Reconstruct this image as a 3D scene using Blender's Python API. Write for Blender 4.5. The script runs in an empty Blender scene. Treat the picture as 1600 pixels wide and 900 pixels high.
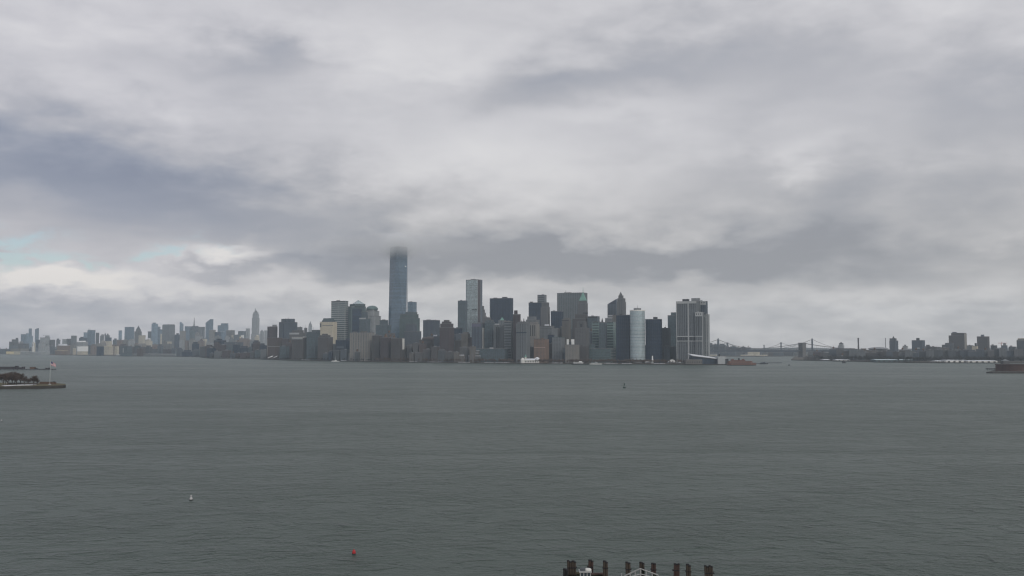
import bpy, math, random
from math import sin, cos, tan, atan, atan2, radians, pi, sqrt
random.seed(11)
S = bpy.context.scene
COL = S.collection
# ---------------------------------------------------------------- camera
F, CX, CY, HZ, H = 1540.0, 800.0, 450.0, 544.0, 43.0      # focal length in photo pixels, centre, horizon row, eye height
PITCH = atan((HZ - CY) / F)
cam_d = bpy.data.cameras.new('camera'); cam = bpy.data.objects.new('camera', cam_d); COL.objects.link(cam)
cam_d.sensor_width = 36; cam_d.lens = 36 * F / 1600; cam_d.clip_start = .5; cam_d.clip_end = 80000
cam.location = (0, 0, H); cam.rotation_euler = (pi / 2 + PITCH, 0, 0)
S.camera = cam
S.view_settings.view_transform = 'Standard'; S.view_settings.look = 'None'
S.view_settings.exposure = 0; S.view_settings.gamma = 1; S.view_settings.use_curve_mapping = False
S.cycles.volume_bounces = 4; S.cycles.max_bounces = 6; S.cycles.diffuse_bounces = 2; S.cycles.glossy_bounces = 3
S.cycles.use_denoising = True; S.cycles.pixel_filter_type = 'BLACKMAN_HARRIS'; S.cycles.filter_width = 1.25
S.cycles.caustics_reflective = False; S.cycles.caustics_refractive = False
# ---------------------------------------------------------------- sun
SUN_AZ, SUN_EL = radians(150), radians(27)               # clockwise from the view axis
sd = bpy.data.lights.new('sun', 'SUN'); sun = bpy.data.objects.new('sun', sd); COL.objects.link(sun)
sd.energy = 1.2; sd.angle = radians(10); sd.color = (1, .95, .87)
sun.location = (400, -400, 900); sun.rotation_euler = (pi / 2 - SUN_EL, 0, -SUN_AZ + pi)
# ---------------------------------------------------------------- node helpers
class NT:
    def __init__(s, tree): s.t = tree; s.n = tree.nodes; s.l = tree.links
    def node(s, typ, **kw):
        n = s.n.new(typ)
        for k, v in kw.items():
            if k.startswith('i_'):
                key = k[2:]; key = int(key) if key.isdigit() else key.replace('_', ' ')
                s.put(n.inputs[key], v)
            else: setattr(n, k, v)
        return n
    def put(s, inp, v):
        if hasattr(v, 'is_output'): s.l.new(v, inp)
        else: inp.default_value = v
    def m(s, op, a, b=0.0, c=0.0, clamp=False):
        n = s.n.new('ShaderNodeMath'); n.operation = op; n.use_clamp = clamp
        for i, v in enumerate((a, b, c)): s.put(n.inputs[i], v)
        return n.outputs[0]
    def mix(s, f, a, b):
        n = s.n.new('ShaderNodeMix'); n.data_type = 'RGBA'
        s.put(n.inputs[0], f); s.put(n.inputs[6], a); s.put(n.inputs[7], b)
        return n.outputs[2]
    def noise(s, vec, scale, detail=4, rough=.55, dist=0.0):
        n = s.n.new('ShaderNodeTexNoise'); s.put(n.inputs['Vector'], vec)
        n.inputs['Scale'].default_value = scale; n.inputs['Detail'].default_value = detail
        n.inputs['Roughness'].default_value = rough; n.inputs['Distortion'].default_value = dist
        return n.outputs[0]
    def smooth(s, v, lo, hi):
        n = s.n.new('ShaderNodeMapRange'); n.interpolation_type = 'SMOOTHSTEP'
        s.put(n.inputs[0], v); n.inputs[1].default_value = lo; n.inputs[2].default_value = hi
        return n.outputs[0]
def srgb(r, g, b):
    return tuple((c / 255 / 12.92 if c / 255 < .04045 else ((c / 255 + .055) / 1.055) ** 2.4) for c in (r, g, b)) + (1,)
# ---------------------------------------------------------------- world: sky with a broken cloud deck
W = bpy.data.worlds.new('World'); S.world = W; W.use_nodes = True; W.cycles.sampling_method = 'MANUAL'; W.cycles.sample_map_resolution = 512
w = NT(W.node_tree); w.n.clear()
tc = w.node('ShaderNodeTexCoord'); sep = w.node('ShaderNodeSeparateXYZ', i_0=tc.outputs['Generated'])
dx, dy, dz = sep.outputs
az = w.m('ARCTAN2', dx, dy)                               # bearing from the view axis, radians
hor = w.m('SQRT', w.m('ADD', w.m('MULTIPLY', dx, dx), w.m('MULTIPLY', dy, dy)))
el = w.m('ARCTAN2', dz, hor)
zc = w.m('MAXIMUM', w.m('ADD', dz, .10), .02)             # cloud deck seen in perspective
cv = w.node('ShaderNodeCombineXYZ', i_0=w.m('DIVIDE', dx, zc), i_1=w.m('DIVIDE', dy, zc), i_2=.37).outputs[0]
n_big = w.noise(cv, .50, 3, .45, .3)
n_mid = w.noise(cv, 1.5, 4, .48, .4)
av = w.node('ShaderNodeCombineXYZ', i_0=az, i_1=w.m('MULTIPLY', el, 2.4), i_2=1.7).outputs[0]
n_ang = w.noise(av, 6.0, 4, .5, .3)
n_an2 = w.noise(av, 14.0, 4, .5, .2)
n_an3 = w.noise(av, 34.0, 5, .55, .3)
low = w.smooth(el, .16, .02)                              # small broken puffs show only low down, far off
wx = w.m('ADD', w.m('MULTIPLY', w.m('SUBTRACT', n_ang, .5), .16), w.m('MULTIPLY', w.m('SUBTRACT', n_an3, .5), .05))
wy = w.m('ADD', w.m('MULTIPLY', w.m('SUBTRACT', n_an2, .5), .07), w.m('MULTIPLY', w.m('SUBTRACT', n_an3, .5), .022))
waz, wel = w.m('ADD', az, wx), w.m('ADD', el, wy)
def cloud(px, py, rx, ry, tilt=0.0, amp=1.0, p=1.0):
    """a soft cloud bank at a bearing / elevation, its outline broken by noise"""
    a0, e0 = atan((px - CX) / F), atan((HZ - py) / F)
    da, de = w.m('SUBTRACT', waz, a0), w.m('SUBTRACT', wel, e0)
    u = w.m('DIVIDE', w.m('ADD', w.m('MULTIPLY', da, cos(tilt)), w.m('MULTIPLY', de, sin(tilt))), rx / F)
    v = w.m('DIVIDE', w.m('SUBTRACT', w.m('MULTIPLY', de, cos(tilt)), w.m('MULTIPLY', da, sin(tilt))), ry / F)
    r2 = w.m('ADD', w.m('MULTIPLY', u, u), w.m('MULTIPLY', v, v))
    return w.m('MULTIPLY', w.m('EXPONENT', w.m('MULTIPLY', r2, -p)), amp)
def total(items):
    t = items[0]
    for i in items[1:]: t = w.m('ADD', t, i)
    return t
dark = total([cloud(20, 275, 250, 60, -.08, .40), cloud(250, 325, 330, 62, -.06, .50), cloud(560, 350, 280, 60, -.04, .26), cloud(500, 412, 150, 18, 0, .42), cloud(720, 400, 190, 28, -.04, .46), cloud(960, 410, 330, 32, -.02, .80),
              cloud(1250, 402, 280, 40, .08, .60), cloud(370, 105, 130, 38, .15, .34), cloud(460, 88, 60, 22, 0, .22), cloud(800, 140, 100, 32, .12, .34), cloud(960, 110, 170, 44, .1, .30), cloud(1180, 90, 220, 70, 0, .30),
              cloud(1400, 330, 260, 60, .15, .42), cloud(1540, 180, 170, 60, 0, .34), cloud(1560, 420, 200, 36, .1, .34), cloud(1420, 500, 240, 30, 0, .20), cloud(60, 500, 260, 26, 0, .22), cloud(1130, 270, 120, 40, 0, .18), cloud(350, 428, 90, 9, 0, .40), cloud(100, 230, 220, 50, 0, .15)])
lite = total([cloud(720, 270, 300, 70, 0, .30), cloud(1255, 262, 60, 26, .35, .40), cloud(365, 402, 95, 18, .08, 1.0), cloud(80, 440, 75, 18, .1, 1.0), cloud(200, 440, 120, 14, 0, .45), cloud(30, 330, 70, 18, .1, .25), cloud(200, 40, 420, 60, 0, .16), cloud(260, 150, 120, 30, 0, .14),
              cloud(640, 100, 150, 60, 0, .20), cloud(1000, 160, 140, 24, .1, .2), cloud(1480, 480, 200, 20, 0, .20), cloud(820, 445, 380, 12, 0, .30), cloud(1250, 462, 240, 20, 0, .26), cloud(250, 462, 260, 12, 0, .34), cloud(620, 470, 300, 20, 0, .2), cloud(1580, 390, 90, 20, .1, .25), cloud(1050, 510, 500, 30, 0, .2), cloud(300, 505, 260, 14, 0, .2)])
tone = w.m('ADD', w.m('SUBTRACT', .585, w.m('MULTIPLY', low, .045)), w.m('MULTIPLY', w.m('SUBTRACT', n_big, .5), .40))
tone = w.m('ADD', tone, w.m('MULTIPLY', w.m('SUBTRACT', n_mid, .5), .28))
tone = w.m('ADD', tone, w.m('MULTIPLY', w.m('SUBTRACT', n_an2, .5), .30))
tone = w.m('ADD', tone, w.m('MULTIPLY', w.m('SUBTRACT', n_an3, .5), w.m('ADD', .10, w.m('MULTIPLY', low, .42))))
tone = w.m('SUBTRACT', w.m('ADD', tone, w.m('MULTIPLY', lite, .52)), w.m('MULTIPLY', dark, .58))
ramp = w.node('ShaderNodeValToRGB', i_0=tone); cr = ramp.color_ramp; cr.interpolation = 'B_SPLINE'
cr.elements[0].position = 0.0; cr.elements[0].color = srgb(112, 121, 144)
cr.elements[1].position = 1.0; cr.elements[1].color = srgb(224, 220, 217)
for p_, c_ in ((.22, srgb(136, 143, 161)), (.44, srgb(163, 164, 173)), (.64, srgb(188, 187, 194)), (.82, srgb(205, 204, 207))):
    e_ = cr.elements.new(p_); e_.color = c_
gap = total([cloud(-15, 415, 70, 20, .25, 1.1), cloud(150, 408, 95, 10, .05, .9), cloud(-110, 395, 80, 36, 0, .9), cloud(310, 386, 70, 7, -.1, .55), cloud(25, 384, 60, 11, .25, .7), cloud(260, 408, 60, 8, 0, .5)])
gap = w.m('MULTIPLY', gap, w.smooth(n_an3, .30, .58))
gap = w.m('MULTIPLY', w.smooth(gap, .05, .95), .72)
sky = w.node('ShaderNodeTexSky'); sky.sky_type = 'NISHITA'; sky.sun_disc = False
sky.sun_elevation = SUN_EL; sky.sun_rotation = SUN_AZ; sky.altitude = 40; sky.air_density = 1; sky.dust_density = .6; sky.ozone_density = 1.6
satv = w.m('SUBTRACT', .84, w.m('MULTIPLY', w.smooth(az, -.42, -.06), w.m('ADD', .22, w.m('MULTIPLY', w.smooth(el, .26, .06), .34))))
cldcol = w.node('ShaderNodeHueSaturation', i_Saturation=satv, i_Color=ramp.outputs[0]).outputs[0]
warm = w.node('ShaderNodeMix', data_type='RGBA', blend_type='MULTIPLY', i_0=w.m('MULTIPLY', w.smooth(el, .24, .0), .9), i_6=cldcol, i_7=(1.035, 1.0, .955, 1))
cldcol = warm.outputs[2]
b_sky = w.node('ShaderNodeBackground', i_Color=sky.outputs[0], i_Strength=.085)
b_cld = w.node('ShaderNodeBackground', i_Color=cldcol, i_Strength=1.20)
mx = w.node('ShaderNodeMixShader', i_0=gap, i_1=b_cld.outputs[0], i_2=b_sky.outputs[0])
w.node('ShaderNodeOutputWorld', i_Surface=mx.outputs[0])
# ---------------------------------------------------------------- projection helpers
def ray(px, py):
    xc, yc = (px - CX) / F, (CY - py) / F
    return xc, cos(PITCH) - yc * sin(PITCH), sin(PITCH) + yc * cos(PITCH)
def at(px, py, D):
    x, y, z = ray(px, py); t = D / y
    return (x * t, D, H + z * t)
def onz(px, py, z=0.0):
    x, y, zz = ray(px, py); t = (z - H) / zz
    return (x * t, y * t, z)
def zat(py, D, px=800): return at(px, py, D)[2]
def xr(px, py=545):
    x, y, z = ray(px, py); return x / y
# ---------------------------------------------------------------- materials
MATS = {}
def mat(name, col, rough=.8, spec=.3, var=.12, metal=0.0, scale=.05, jit=.10, bump=0.0):
    if name in MATS: return MATS[name]
    m = bpy.data.materials.new(name); m.use_nodes = True; n = NT(m.node_tree); bs = n.n['Principled BSDF']
    g = n.node('ShaderNodeNewGeometry'); oi = n.node('ShaderNodeObjectInfo')
    a = n.noise(g.outputs['Position'], scale, 4, .6); b = n.noise(g.outputs['Position'], scale * 9, 3, .6)
    k = n.m('ADD', 1.0, n.m('MULTIPLY', n.m('SUBTRACT', a, .5), var * 2.2))
    k = n.m('ADD', k, n.m('MULTIPLY', n.m('SUBTRACT', b, .5), var * 1.6))
    k = n.m('ADD', k, n.m('MULTIPLY', n.m('SUBTRACT', oi.outputs['Random'], .5), jit * 2))
    hs = n.node('ShaderNodeHueSaturation', i_Value=k, i_Color=tuple(col) + (1,))
    n.l.new(hs.outputs[0], bs.inputs['Base Color'])
    bs.inputs['Roughness'].default_value = rough; bs.inputs['Specular IOR Level'].default_value = spec; bs.inputs['Metallic'].default_value = metal
    if bump:
        bp = n.node('ShaderNodeBump', i_Strength=bump, i_Distance=.05, i_Height=n.noise(g.outputs['Position'], 12, 4, .6)); n.l.new(bp.outputs[0], bs.inputs['Normal'])
    MATS[name] = m; return m
def glass(name, col, rough=.22, spec=.6, metal=.0, bay=3.0, fh=3.9, var=.7):
    """curtain-wall glazing: every pane reflects and reads a little differently (blinds, random tone)"""
    if name in MATS: return MATS[name]
    m = bpy.data.materials.new(name); m.use_nodes = True; n = NT(m.node_tree); bs = n.n['Principled BSDF']
    g = n.node('ShaderNodeNewGeometry')
    sp = n.node('ShaderNodeSeparateXYZ', i_0=g.outputs['Position'])
    cc = n.node('ShaderNodeCombineXYZ', i_0=n.m('FLOOR', n.m('DIVIDE', sp.outputs[0], bay)), i_1=n.m('FLOOR', n.m('DIVIDE', sp.outputs[1], bay)), i_2=n.m('FLOOR', n.m('DIVIDE', sp.outputs[2], fh)))
    wn = n.node('ShaderNodeTexWhiteNoise', i_Vector=cc.outputs[0])
    fl = n.node('ShaderNodeTexWhiteNoise', noise_dimensions='1D', i_W=n.m('FLOOR', n.m('DIVIDE', sp.outputs[2], fh)))
    big = n.noise(g.outputs['Position'], .018, 3, .5)
    k = n.m('ADD', 1 - var * .5, n.m('MULTIPLY', wn.outputs[0], var))
    k = n.m('MULTIPLY', k, n.m('ADD', .82, n.m('MULTIPLY', fl.outputs[0], .36)))
    k = n.m('MULTIPLY', k, n.m('ADD', .65, n.m('MULTIPLY', big, .7)))
    hs = n.node('ShaderNodeHueSaturation', i_Value=k, i_Color=tuple(col) + (1,))
    n.l.new(hs.outputs[0], bs.inputs['Base Color'])
    bs.inputs['Roughness'].default_value = rough; bs.inputs['Specular IOR Level'].default_value = spec; bs.inputs['Metallic'].default_value = metal
    MATS[name] = m; return m
def farwall(name, col, win, fh=4.0, bay=3.4, fz=.55, fx=.6, rough=.6, spec=.35, jit=.12):
    """wall with rows of windows too far off to tell apart"""
    if name in MATS: return MATS[name]
    m = bpy.data.materials.new(name); m.use_nodes = True; n = NT(m.node_tree); bs = n.n['Principled BSDF']
    tcn = n.node('ShaderNodeTexCoord'); oi = n.node('ShaderNodeObjectInfo')
    sp = n.node('ShaderNodeSeparateXYZ', i_0=tcn.outputs['Object'])
    hx = n.m('ADD', sp.outputs[0], n.m('MULTIPLY', sp.outputs[1], .83))
    a = n.m('LESS_THAN', n.m('FRACT', n.m('DIVIDE', sp.outputs[2], fh)), fz)
    b = n.m('LESS_THAN', n.m('FRACT', n.m('DIVIDE', hx, bay)), fx)
    up = n.node('ShaderNodeSeparateXYZ', i_0=n.node('ShaderNodeNewGeometry').outputs['Normal'])
    side = n.m('LESS_THAN', n.m('ABSOLUTE', up.outputs[2]), .5)
    mask = n.m('MULTIPLY', n.m('MULTIPLY', a, b), side)
    cc = n.node('ShaderNodeCombineXYZ', i_0=n.m('FLOOR', n.m('DIVIDE', hx, bay * 2)), i_1=n.m('FLOOR', n.m('DIVIDE', sp.outputs[2], fh * 2)), i_2=oi.outputs['Random'])
    wn = n.node('ShaderNodeTexWhiteNoise', i_Vector=cc.outputs[0])
    k = n.m('ADD', n.m('ADD', .8, n.m('MULTIPLY', n.noise(tcn.outputs['Object'], .03, 4, .6), .4)), n.m('MULTIPLY', n.m('SUBTRACT', oi.outputs['Random'], .5), jit * 2))
    hs = n.node('ShaderNodeHueSaturation', i_Value=k, i_Color=tuple(col) + (1,))
    ws = n.node('ShaderNodeHueSaturation', i_Value=n.m('ADD', .5, wn.outputs[0]), i_Color=tuple(win) + (1,))
    n.l.new(n.mix(mask, hs.outputs[0], ws.outputs[0]), bs.inputs['Base Color'])
    bs.inputs['Roughness'].default_value = rough; bs.inputs['Specular IOR Level'].default_value = spec
    MATS[name] = m; return m
# ---------------------------------------------------------------- mesh builder
class MB:
    def __init__(s): s.v = []; s.f = []; s.mi = []
    def add(s, vs, fs, mi=0):
        o = len(s.v); s.v += vs; s.f += [tuple(i + o for i in f) for f in fs]; s.mi += [mi] * len(fs)
    def prism(s, pts, z0, z1, top=None, mi=0, cap=True):
        n = len(pts); top = top or pts
        vs = [(p[0], p[1], z0) for p in pts] + [(p[0], p[1], z1) for p in top]
        fs = [(i, (i + 1) % n, n + (i + 1) % n, n + i) for i in range(n)]
        if cap: fs += [tuple(range(n, 2 * n)), tuple(range(n - 1, -1, -1))]
        s.add(vs, fs, mi)
    def slope(s, pts, z0, tops, mi=0):
        n = len(pts)
        vs = [(p[0], p[1], z0) for p in pts] + [(p[0], p[1], z) for p, z in zip(pts, tops)]
        s.add(vs, [(i, (i + 1) % n, n + (i + 1) % n, n + i) for i in range(n)] + [tuple(range(n, 2 * n)), tuple(range(n - 1, -1, -1))], mi)
    def box(s, x0, x1, y0, y1, z0, z1, mi=0): s.prism([(x0, y0), (x1, y0), (x1, y1), (x0, y1)], z0, z1, mi=mi)
    def cone(s, pts, z0, apex, mi=0):
        n = len(pts)
        s.add([(p[0], p[1], z0) for p in pts] + [tuple(apex)], [(i, (i + 1) % n, n) for i in range(n)] + [tuple(range(n - 1, -1, -1))], mi)
    def tube(s, a, b, r0, r1=None, n=6, mi=0):
        r1 = r0 if r1 is None else r1
        d = [b[i] - a[i] for i in range(3)]; L = sqrt(sum(c * c for c in d)) or 1e-6; d = [c / L for c in d]
        u = (0, 0, 1) if abs(d[2]) < .9 else (1, 0, 0)
        e = [d[1] * u[2] - d[2] * u[1], d[2] * u[0] - d[0] * u[2], d[0] * u[1] - d[1] * u[0]]; l = sqrt(sum(c * c for c in e)); e = [c / l for c in e]
        g = [d[1] * e[2] - d[2] * e[1], d[2] * e[0] - d[0] * e[2], d[0] * e[1] - d[1] * e[0]]
        vs = []
        for p, r in ((a, r0), (b, r1)):
            for k in range(n):
                t = 2 * pi * k / n; vs.append(tuple(p[i] + r * (cos(t) * e[i] + sin(t) * g[i]) for i in range(3)))
        s.add(vs, [(k, (k + 1) % n, n + (k + 1) % n, n + k) for k in range(n)] + [tuple(range(n - 1, -1, -1)), tuple(range(n, 2 * n))], mi)
    def lathe(s, cx, cy, prof, n=20, mi=0):
        vs, fs = [], []
        for r, z in prof:
            for k in range(n): t = 2 * pi * k / n; vs.append((cx + r * cos(t), cy + r * sin(t), z))
        for j in range(len(prof) - 1):
            for k in range(n): a = j * n + k; b = j * n + (k + 1) % n; fs.append((a, b, b + n, a + n))
        fs += [tuple(range((len(prof) - 1) * n, len(prof) * n)), tuple(range(n - 1, -1, -1))]
        s.add(vs, fs, mi)
    def wallbox(s, p, q, u0, u1, z0, z1, out, mi=0, back=.15):
        """box lying on the wall p->q (outside is to the right of p->q), between metres u0 and u1 along it"""
        L = sqrt((q[0] - p[0]) ** 2 + (q[1] - p[1]) ** 2) or 1e-6
        ex, ey = (q[0] - p[0]) / L, (q[1] - p[1]) / L; nx, ny = ey, -ex
        P = lambda u, o: (p[0] + ex * u + nx * o, p[1] + ey * u + ny * o)
        s.prism([P(u0, out), P(u1, out), P(u1, -back), P(u0, -back)], z0, z1, mi=mi)
    def build(s, name, m, parent=None, kind=None, label=None, smooth=False):
        me = bpy.data.meshes.new(name); off = parent.location if parent else (0, 0, 0)
        off = tuple(off)
        pp = parent
        while pp is not None and pp.parent is not None: pp = pp.parent; off = tuple(a + b for a, b in zip(off, pp.location))
        me.from_pydata([(v[0] - off[0], v[1] - off[1], v[2] - off[2]) for v in s.v], [], s.f)
        for mm in (m if isinstance(m, (list, tuple)) else [m]): me.materials.append(mm)
        if any(s.mi): me.polygons.foreach_set('material_index', s.mi)
        if smooth: me.polygons.foreach_set('use_smooth', [True] * len(me.polygons))
        me.update()
        o = bpy.data.objects.new(name, me); COL.objects.link(o)
        if parent: o.parent = parent
        if kind: o['kind'] = kind
        if label: o['label'] = label
        return o
def root(name, label, cat, loc, group=None):
    o = bpy.data.objects.new(name, None); COL.objects.link(o); o.location = loc; o.empty_display_size = 5
    o['label'] = label; o['category'] = cat
    if group: o['group'] = group
    return o
def tagm(o, label, cat, group=None):
    o['label'] = label; o['category'] = cat
    if group: o['group'] = group
    return o
def struct(o): o['kind'] = 'structure'; return o

# ================================================================ THE SETTING
# ---- water
wm = bpy.data.materials.new('harbour_water'); wm.use_nodes = True; n = NT(wm.node_tree); bs = n.n['Principled BSDF']
g = n.node('ShaderNodeNewGeometry'); pos = g.outputs['Position']
mp = n.node('ShaderNodeMapping', i_Vector=pos); mp.inputs['Rotation'].default_value = (0, 0, radians(-14)); mp.inputs['Scale'].default_value = (.62, 1, 1)
w1 = n.noise(mp.outputs[0], .20, 4, .55, .9)
w2 = n.noise(mp.outputs[0], .62, 4, .6, .8)
mp2 = n.node('ShaderNodeMapping', i_Vector=pos); mp2.inputs['Rotation'].default_value = (0, 0, radians(17)); mp2.inputs['Scale'].default_value = (.7, 1, 1)
w3 = n.noise(mp2.outputs[0], 1.6, 3, .6)
mp3 = n.node('ShaderNodeMapping', i_Vector=pos); mp3.inputs['Rotation'].default_value = (0, 0, radians(-6)); mp3.inputs['Scale'].default_value = (.25, 1, 1)
slick = n.smooth(n.noise(mp3.outputs[0], .006, 5, .55, 1.2), .42, .68)
gust = n.smooth(n.noise(mp2.outputs[0], .022, 5, .6, .8), .36, .70)
w0 = n.noise(mp2.outputs[0], .085, 4, .6, 1.4)
crest = n.m('ADD', n.m('MULTIPLY', n.m('MAXIMUM', n.m('SUBTRACT', w0, .53), 0.0), 5.0), n.m('MULTIPLY', n.m('MAXIMUM', n.m('SUBTRACT', w1, .54), 0.0), 5.0))
hgt = n.m('ADD', crest, n.m('ADD', n.m('MULTIPLY', w1, n.m('ADD', .5, n.m('MULTIPLY', gust, 1.6))), n.m('ADD', n.m('MULTIPLY', w2, n.m('ADD', .35, n.m('MULTIPLY', gust, 1.2))), n.m('MULTIPLY', w3, .34))))
bp = n.node('ShaderNodeBump', i_Strength=n.m('SUBTRACT', .95, n.m('MULTIPLY', slick, .15)), i_Distance=1.0, i_Height=hgt)
n.l.new(bp.outputs[0], bs.inputs['Normal'])
n.l.new(n.mix(n.noise(pos, .0016, 3, .5), (.042, .066, .055, 1), (.052, .076, .063, 1)), bs.inputs['Base Color'])
n.l.new(n.m('SUBTRACT', .40, n.m('MULTIPLY', slick, .05)), bs.inputs['Roughness']); bs.inputs['IOR'].default_value = 1.33; bs.inputs['Specular IOR Level'].default_value = .5
b = MB(); b.add([(-9000, -600, 0), (9000, -600, 0), (9000, 11800, 0), (-9000, 11800, 0)], [(0, 1, 2, 3)])
struct(b.build('harbour_water', wm))

# ---- land
M_land = mat('bare_winter_ground', (.10, .09, .075), .95, .1, .3, scale=.02)
M_bulk = mat('bulkhead_stone', (.055, .055, .052), .9, .2, .3, scale=.06)
def land(name, shore, back, ztop, m=None):
    pts = [onz(x, y)[:2] for x, y in shore] + back
    b = MB(); b.prism(pts, -3, ztop, mi=0)
    n_ = len(pts); b.mi = [1] * n_ + [0, 0]
    return struct(b.build(name, [m or M_land, M_bulk]))
SH = [(-130, 552.6), (0, 552.8), (10, 553.6), (50, 554.6), (92, 554.8), (125, 555.6), (180, 556.6), (275, 557.2), (310, 558), (325, 560), (400, 561.2), (450, 563.2), (500, 564.2),
      (560, 565.3), (640, 566.6), (700, 567.4), (800, 568.4), (900, 569), (1000, 569.6), (1060, 570.1), (1136, 570.4)]
def shoreD(px):
    for (x0, y0), (x1, y1) in zip(SH, SH[1:]):
        if px <= x1: return onz(px, y0 + (y1 - y0) * (px - x0) / (x1 - x0))[1]
    return onz(px, SH[-1][1])[1]
land('manhattan_shore', SH + [(1128, 566), (1112, 560), (1108, 557.6)], [(2300, 11500), (-6900, 11500)], 2.2)
land('east_river_far_bank', [(1088, 557.4), (1205, 557.2), (1232, 556.8), (1268, 557.3)], [(4300, 11400), (2000, 11400)], 1.8)
SB = [(1236, 563.0), (1262, 563.6), (1330, 565.0), (1362, 565.8), (1420, 567.0), (1470, 567.5), (1560, 567.8), (1720, 568.2)]
def brookD(px):
    for (x0, y0), (x1, y1) in zip(SB, SB[1:]):
        if px <= x1: return onz(px, y0 + (y1 - y0) * max(0, px - x0) / (x1 - x0))[1]
    return onz(px, SB[-1][1])[1]
land('brooklyn_shore', SB, [(7500, 11300), (3300, 11300)], 2.6)
# ---- low hills closing the horizon
b = MB(); NX = 90; rows = 5
M_hill = mat('wooded_hills', (.06, .062, .055), .95, .1, .3, scale=.004)
vs = []
for j in range(rows):
    for i in range(NX):
        x = -8600 + 17200 * i / (NX - 1)
        hh = (46 + 14 * sin(i * .37) + 10 * sin(i * .93 + 1) + random.uniform(-3, 3)) * (0, .7, 1, .6, 0)[j]
        vs.append((x, 9600 + 450 * j, hh + (1.0 if j in (0, 4) else 0)))
b.add(vs, [(j * NX + i, j * NX + i + 1, (j + 1) * NX + i + 1, (j + 1) * NX + i) for j in range(rows - 1) for i in range(NX - 1)])
struct(b.build('hills', M_hill, smooth=True))

# ================================================================ BUILDINGS
TH = radians(22.75)                                       # the street grid against the view axis
M_roof = mat('roof_gravel', (.16, .16, .165), .95, .1, .3, scale=.1)
M_snow = mat('snowy_roof', (.62, .64, .67), .9, .2, .12, scale=.1)
M_metal = mat('rooftop_metal', (.18, .19, .20), .6, .4, .25, scale=.2)
M_white = mat('white_paint', (.74, .75, .74), .6, .4, .08)
M_dark = mat('dark_steel', (.035, .04, .045), .55, .4, .2)
M_tank = mat('cedar_tank', (.12, .08, .06), .9, .1, .3, scale=.3)
M_copper = mat('green_copper', (.17, .33, .28), .7, .3, .2, scale=.1)
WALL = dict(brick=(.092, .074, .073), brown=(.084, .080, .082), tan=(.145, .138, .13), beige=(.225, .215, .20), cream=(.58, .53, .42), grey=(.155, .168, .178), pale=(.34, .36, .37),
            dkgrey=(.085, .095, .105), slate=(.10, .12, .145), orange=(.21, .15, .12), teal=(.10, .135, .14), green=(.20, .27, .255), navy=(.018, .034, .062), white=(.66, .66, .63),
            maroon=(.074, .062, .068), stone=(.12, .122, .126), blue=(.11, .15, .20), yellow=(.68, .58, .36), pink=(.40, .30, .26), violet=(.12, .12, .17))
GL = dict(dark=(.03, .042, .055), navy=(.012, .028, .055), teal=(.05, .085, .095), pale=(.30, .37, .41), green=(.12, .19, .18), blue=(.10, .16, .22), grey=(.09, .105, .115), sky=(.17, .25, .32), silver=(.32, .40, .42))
def MW(k): return mat('wall_' + k, WALL[k], .85, .25, .16, scale=.03)
def MG(k): return glass('glass_' + k, GL[k], .18 if k in ('pale', 'silver', 'sky', 'green') else .28, .6)
# style: wall colour, glass colour, floor pitch, spandrel share, bay pitch, pier share
ST = dict(grid_brick=('brick', 'dark', 3.4, .5, 4.2, .55), grid_brown=('brown', 'dark', 3.6, .5, 4.4, .55), grid_tan=('tan', 'dark', 3.6, .5, 4.4, .55), grid_beige=('beige', 'grey', 3.6, .5, 4.6, .5),
          grid_grey=('grey', 'dark', 3.8, .5, 4.5, .5), grid_dk=('dkgrey', 'dark', 3.8, .45, 4.5, .45), grid_orange=('orange', 'dark', 3.6, .5, 4.4, .55), grid_stone=('stone', 'dark', 3.7, .5, 4.4, .55),
          grid_maroon=('maroon', 'dark', 3.4, .5, 4.2, .55), grid_cream=('cream', 'grey', 3.8, .5, 4.2, .45), grid_slate=('slate', 'dark', 3.8, .45, 4.5, .4), grid_pale=('pale', 'grey', 3.9, .5, 4.5, .45),
          vert_beige=('beige', 'grey', 3.4, .3, 9.5, .55), vert_grey=('grey', 'dark', 3.9, .12, 5.0, .5), vert_brown=('brown', 'dark', 3.6, .3, 7.0, .55), vert_green=('grey', 'teal', 3.9, .10, 6.5, .5),
          vert_stone=('stone', 'dark', 3.8, .2, 6.0, .55), vert_pale=('pale', 'grey', 3.9, .15, 5.5, .45), vert_teal=('teal', 'teal', 3.9, .15, 6.0, .45), vert_slate=('slate', 'navy', 3.9, .1, 5.0, .4),
          band_pale=('pale', 'teal', 7.8, .42, 30, .02), band_green=('green', 'teal', 7.8, .40, 25, .03), band_grey=('grey', 'dark', 7.6, .45, 25, .03), band_teal=('teal', 'teal', 7.8, .4, 25, .03), band_slate=('slate', 'navy', 7.8, .35, 25, .04),
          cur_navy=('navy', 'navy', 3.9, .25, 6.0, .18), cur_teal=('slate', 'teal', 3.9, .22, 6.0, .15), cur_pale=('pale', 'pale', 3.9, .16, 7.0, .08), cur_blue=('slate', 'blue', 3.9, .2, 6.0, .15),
          cur_sky=('blue', 'sky', 3.9, .15, 6.0, .1), cur_green=('green', 'green', 3.9, .22, 6.0, .12), cur_silver=('pale', 'silver', 3.9, .14, 6.0, .07), cur_grey=('dkgrey', 'grey', 3.9, .3, 5.0, .25))
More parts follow.
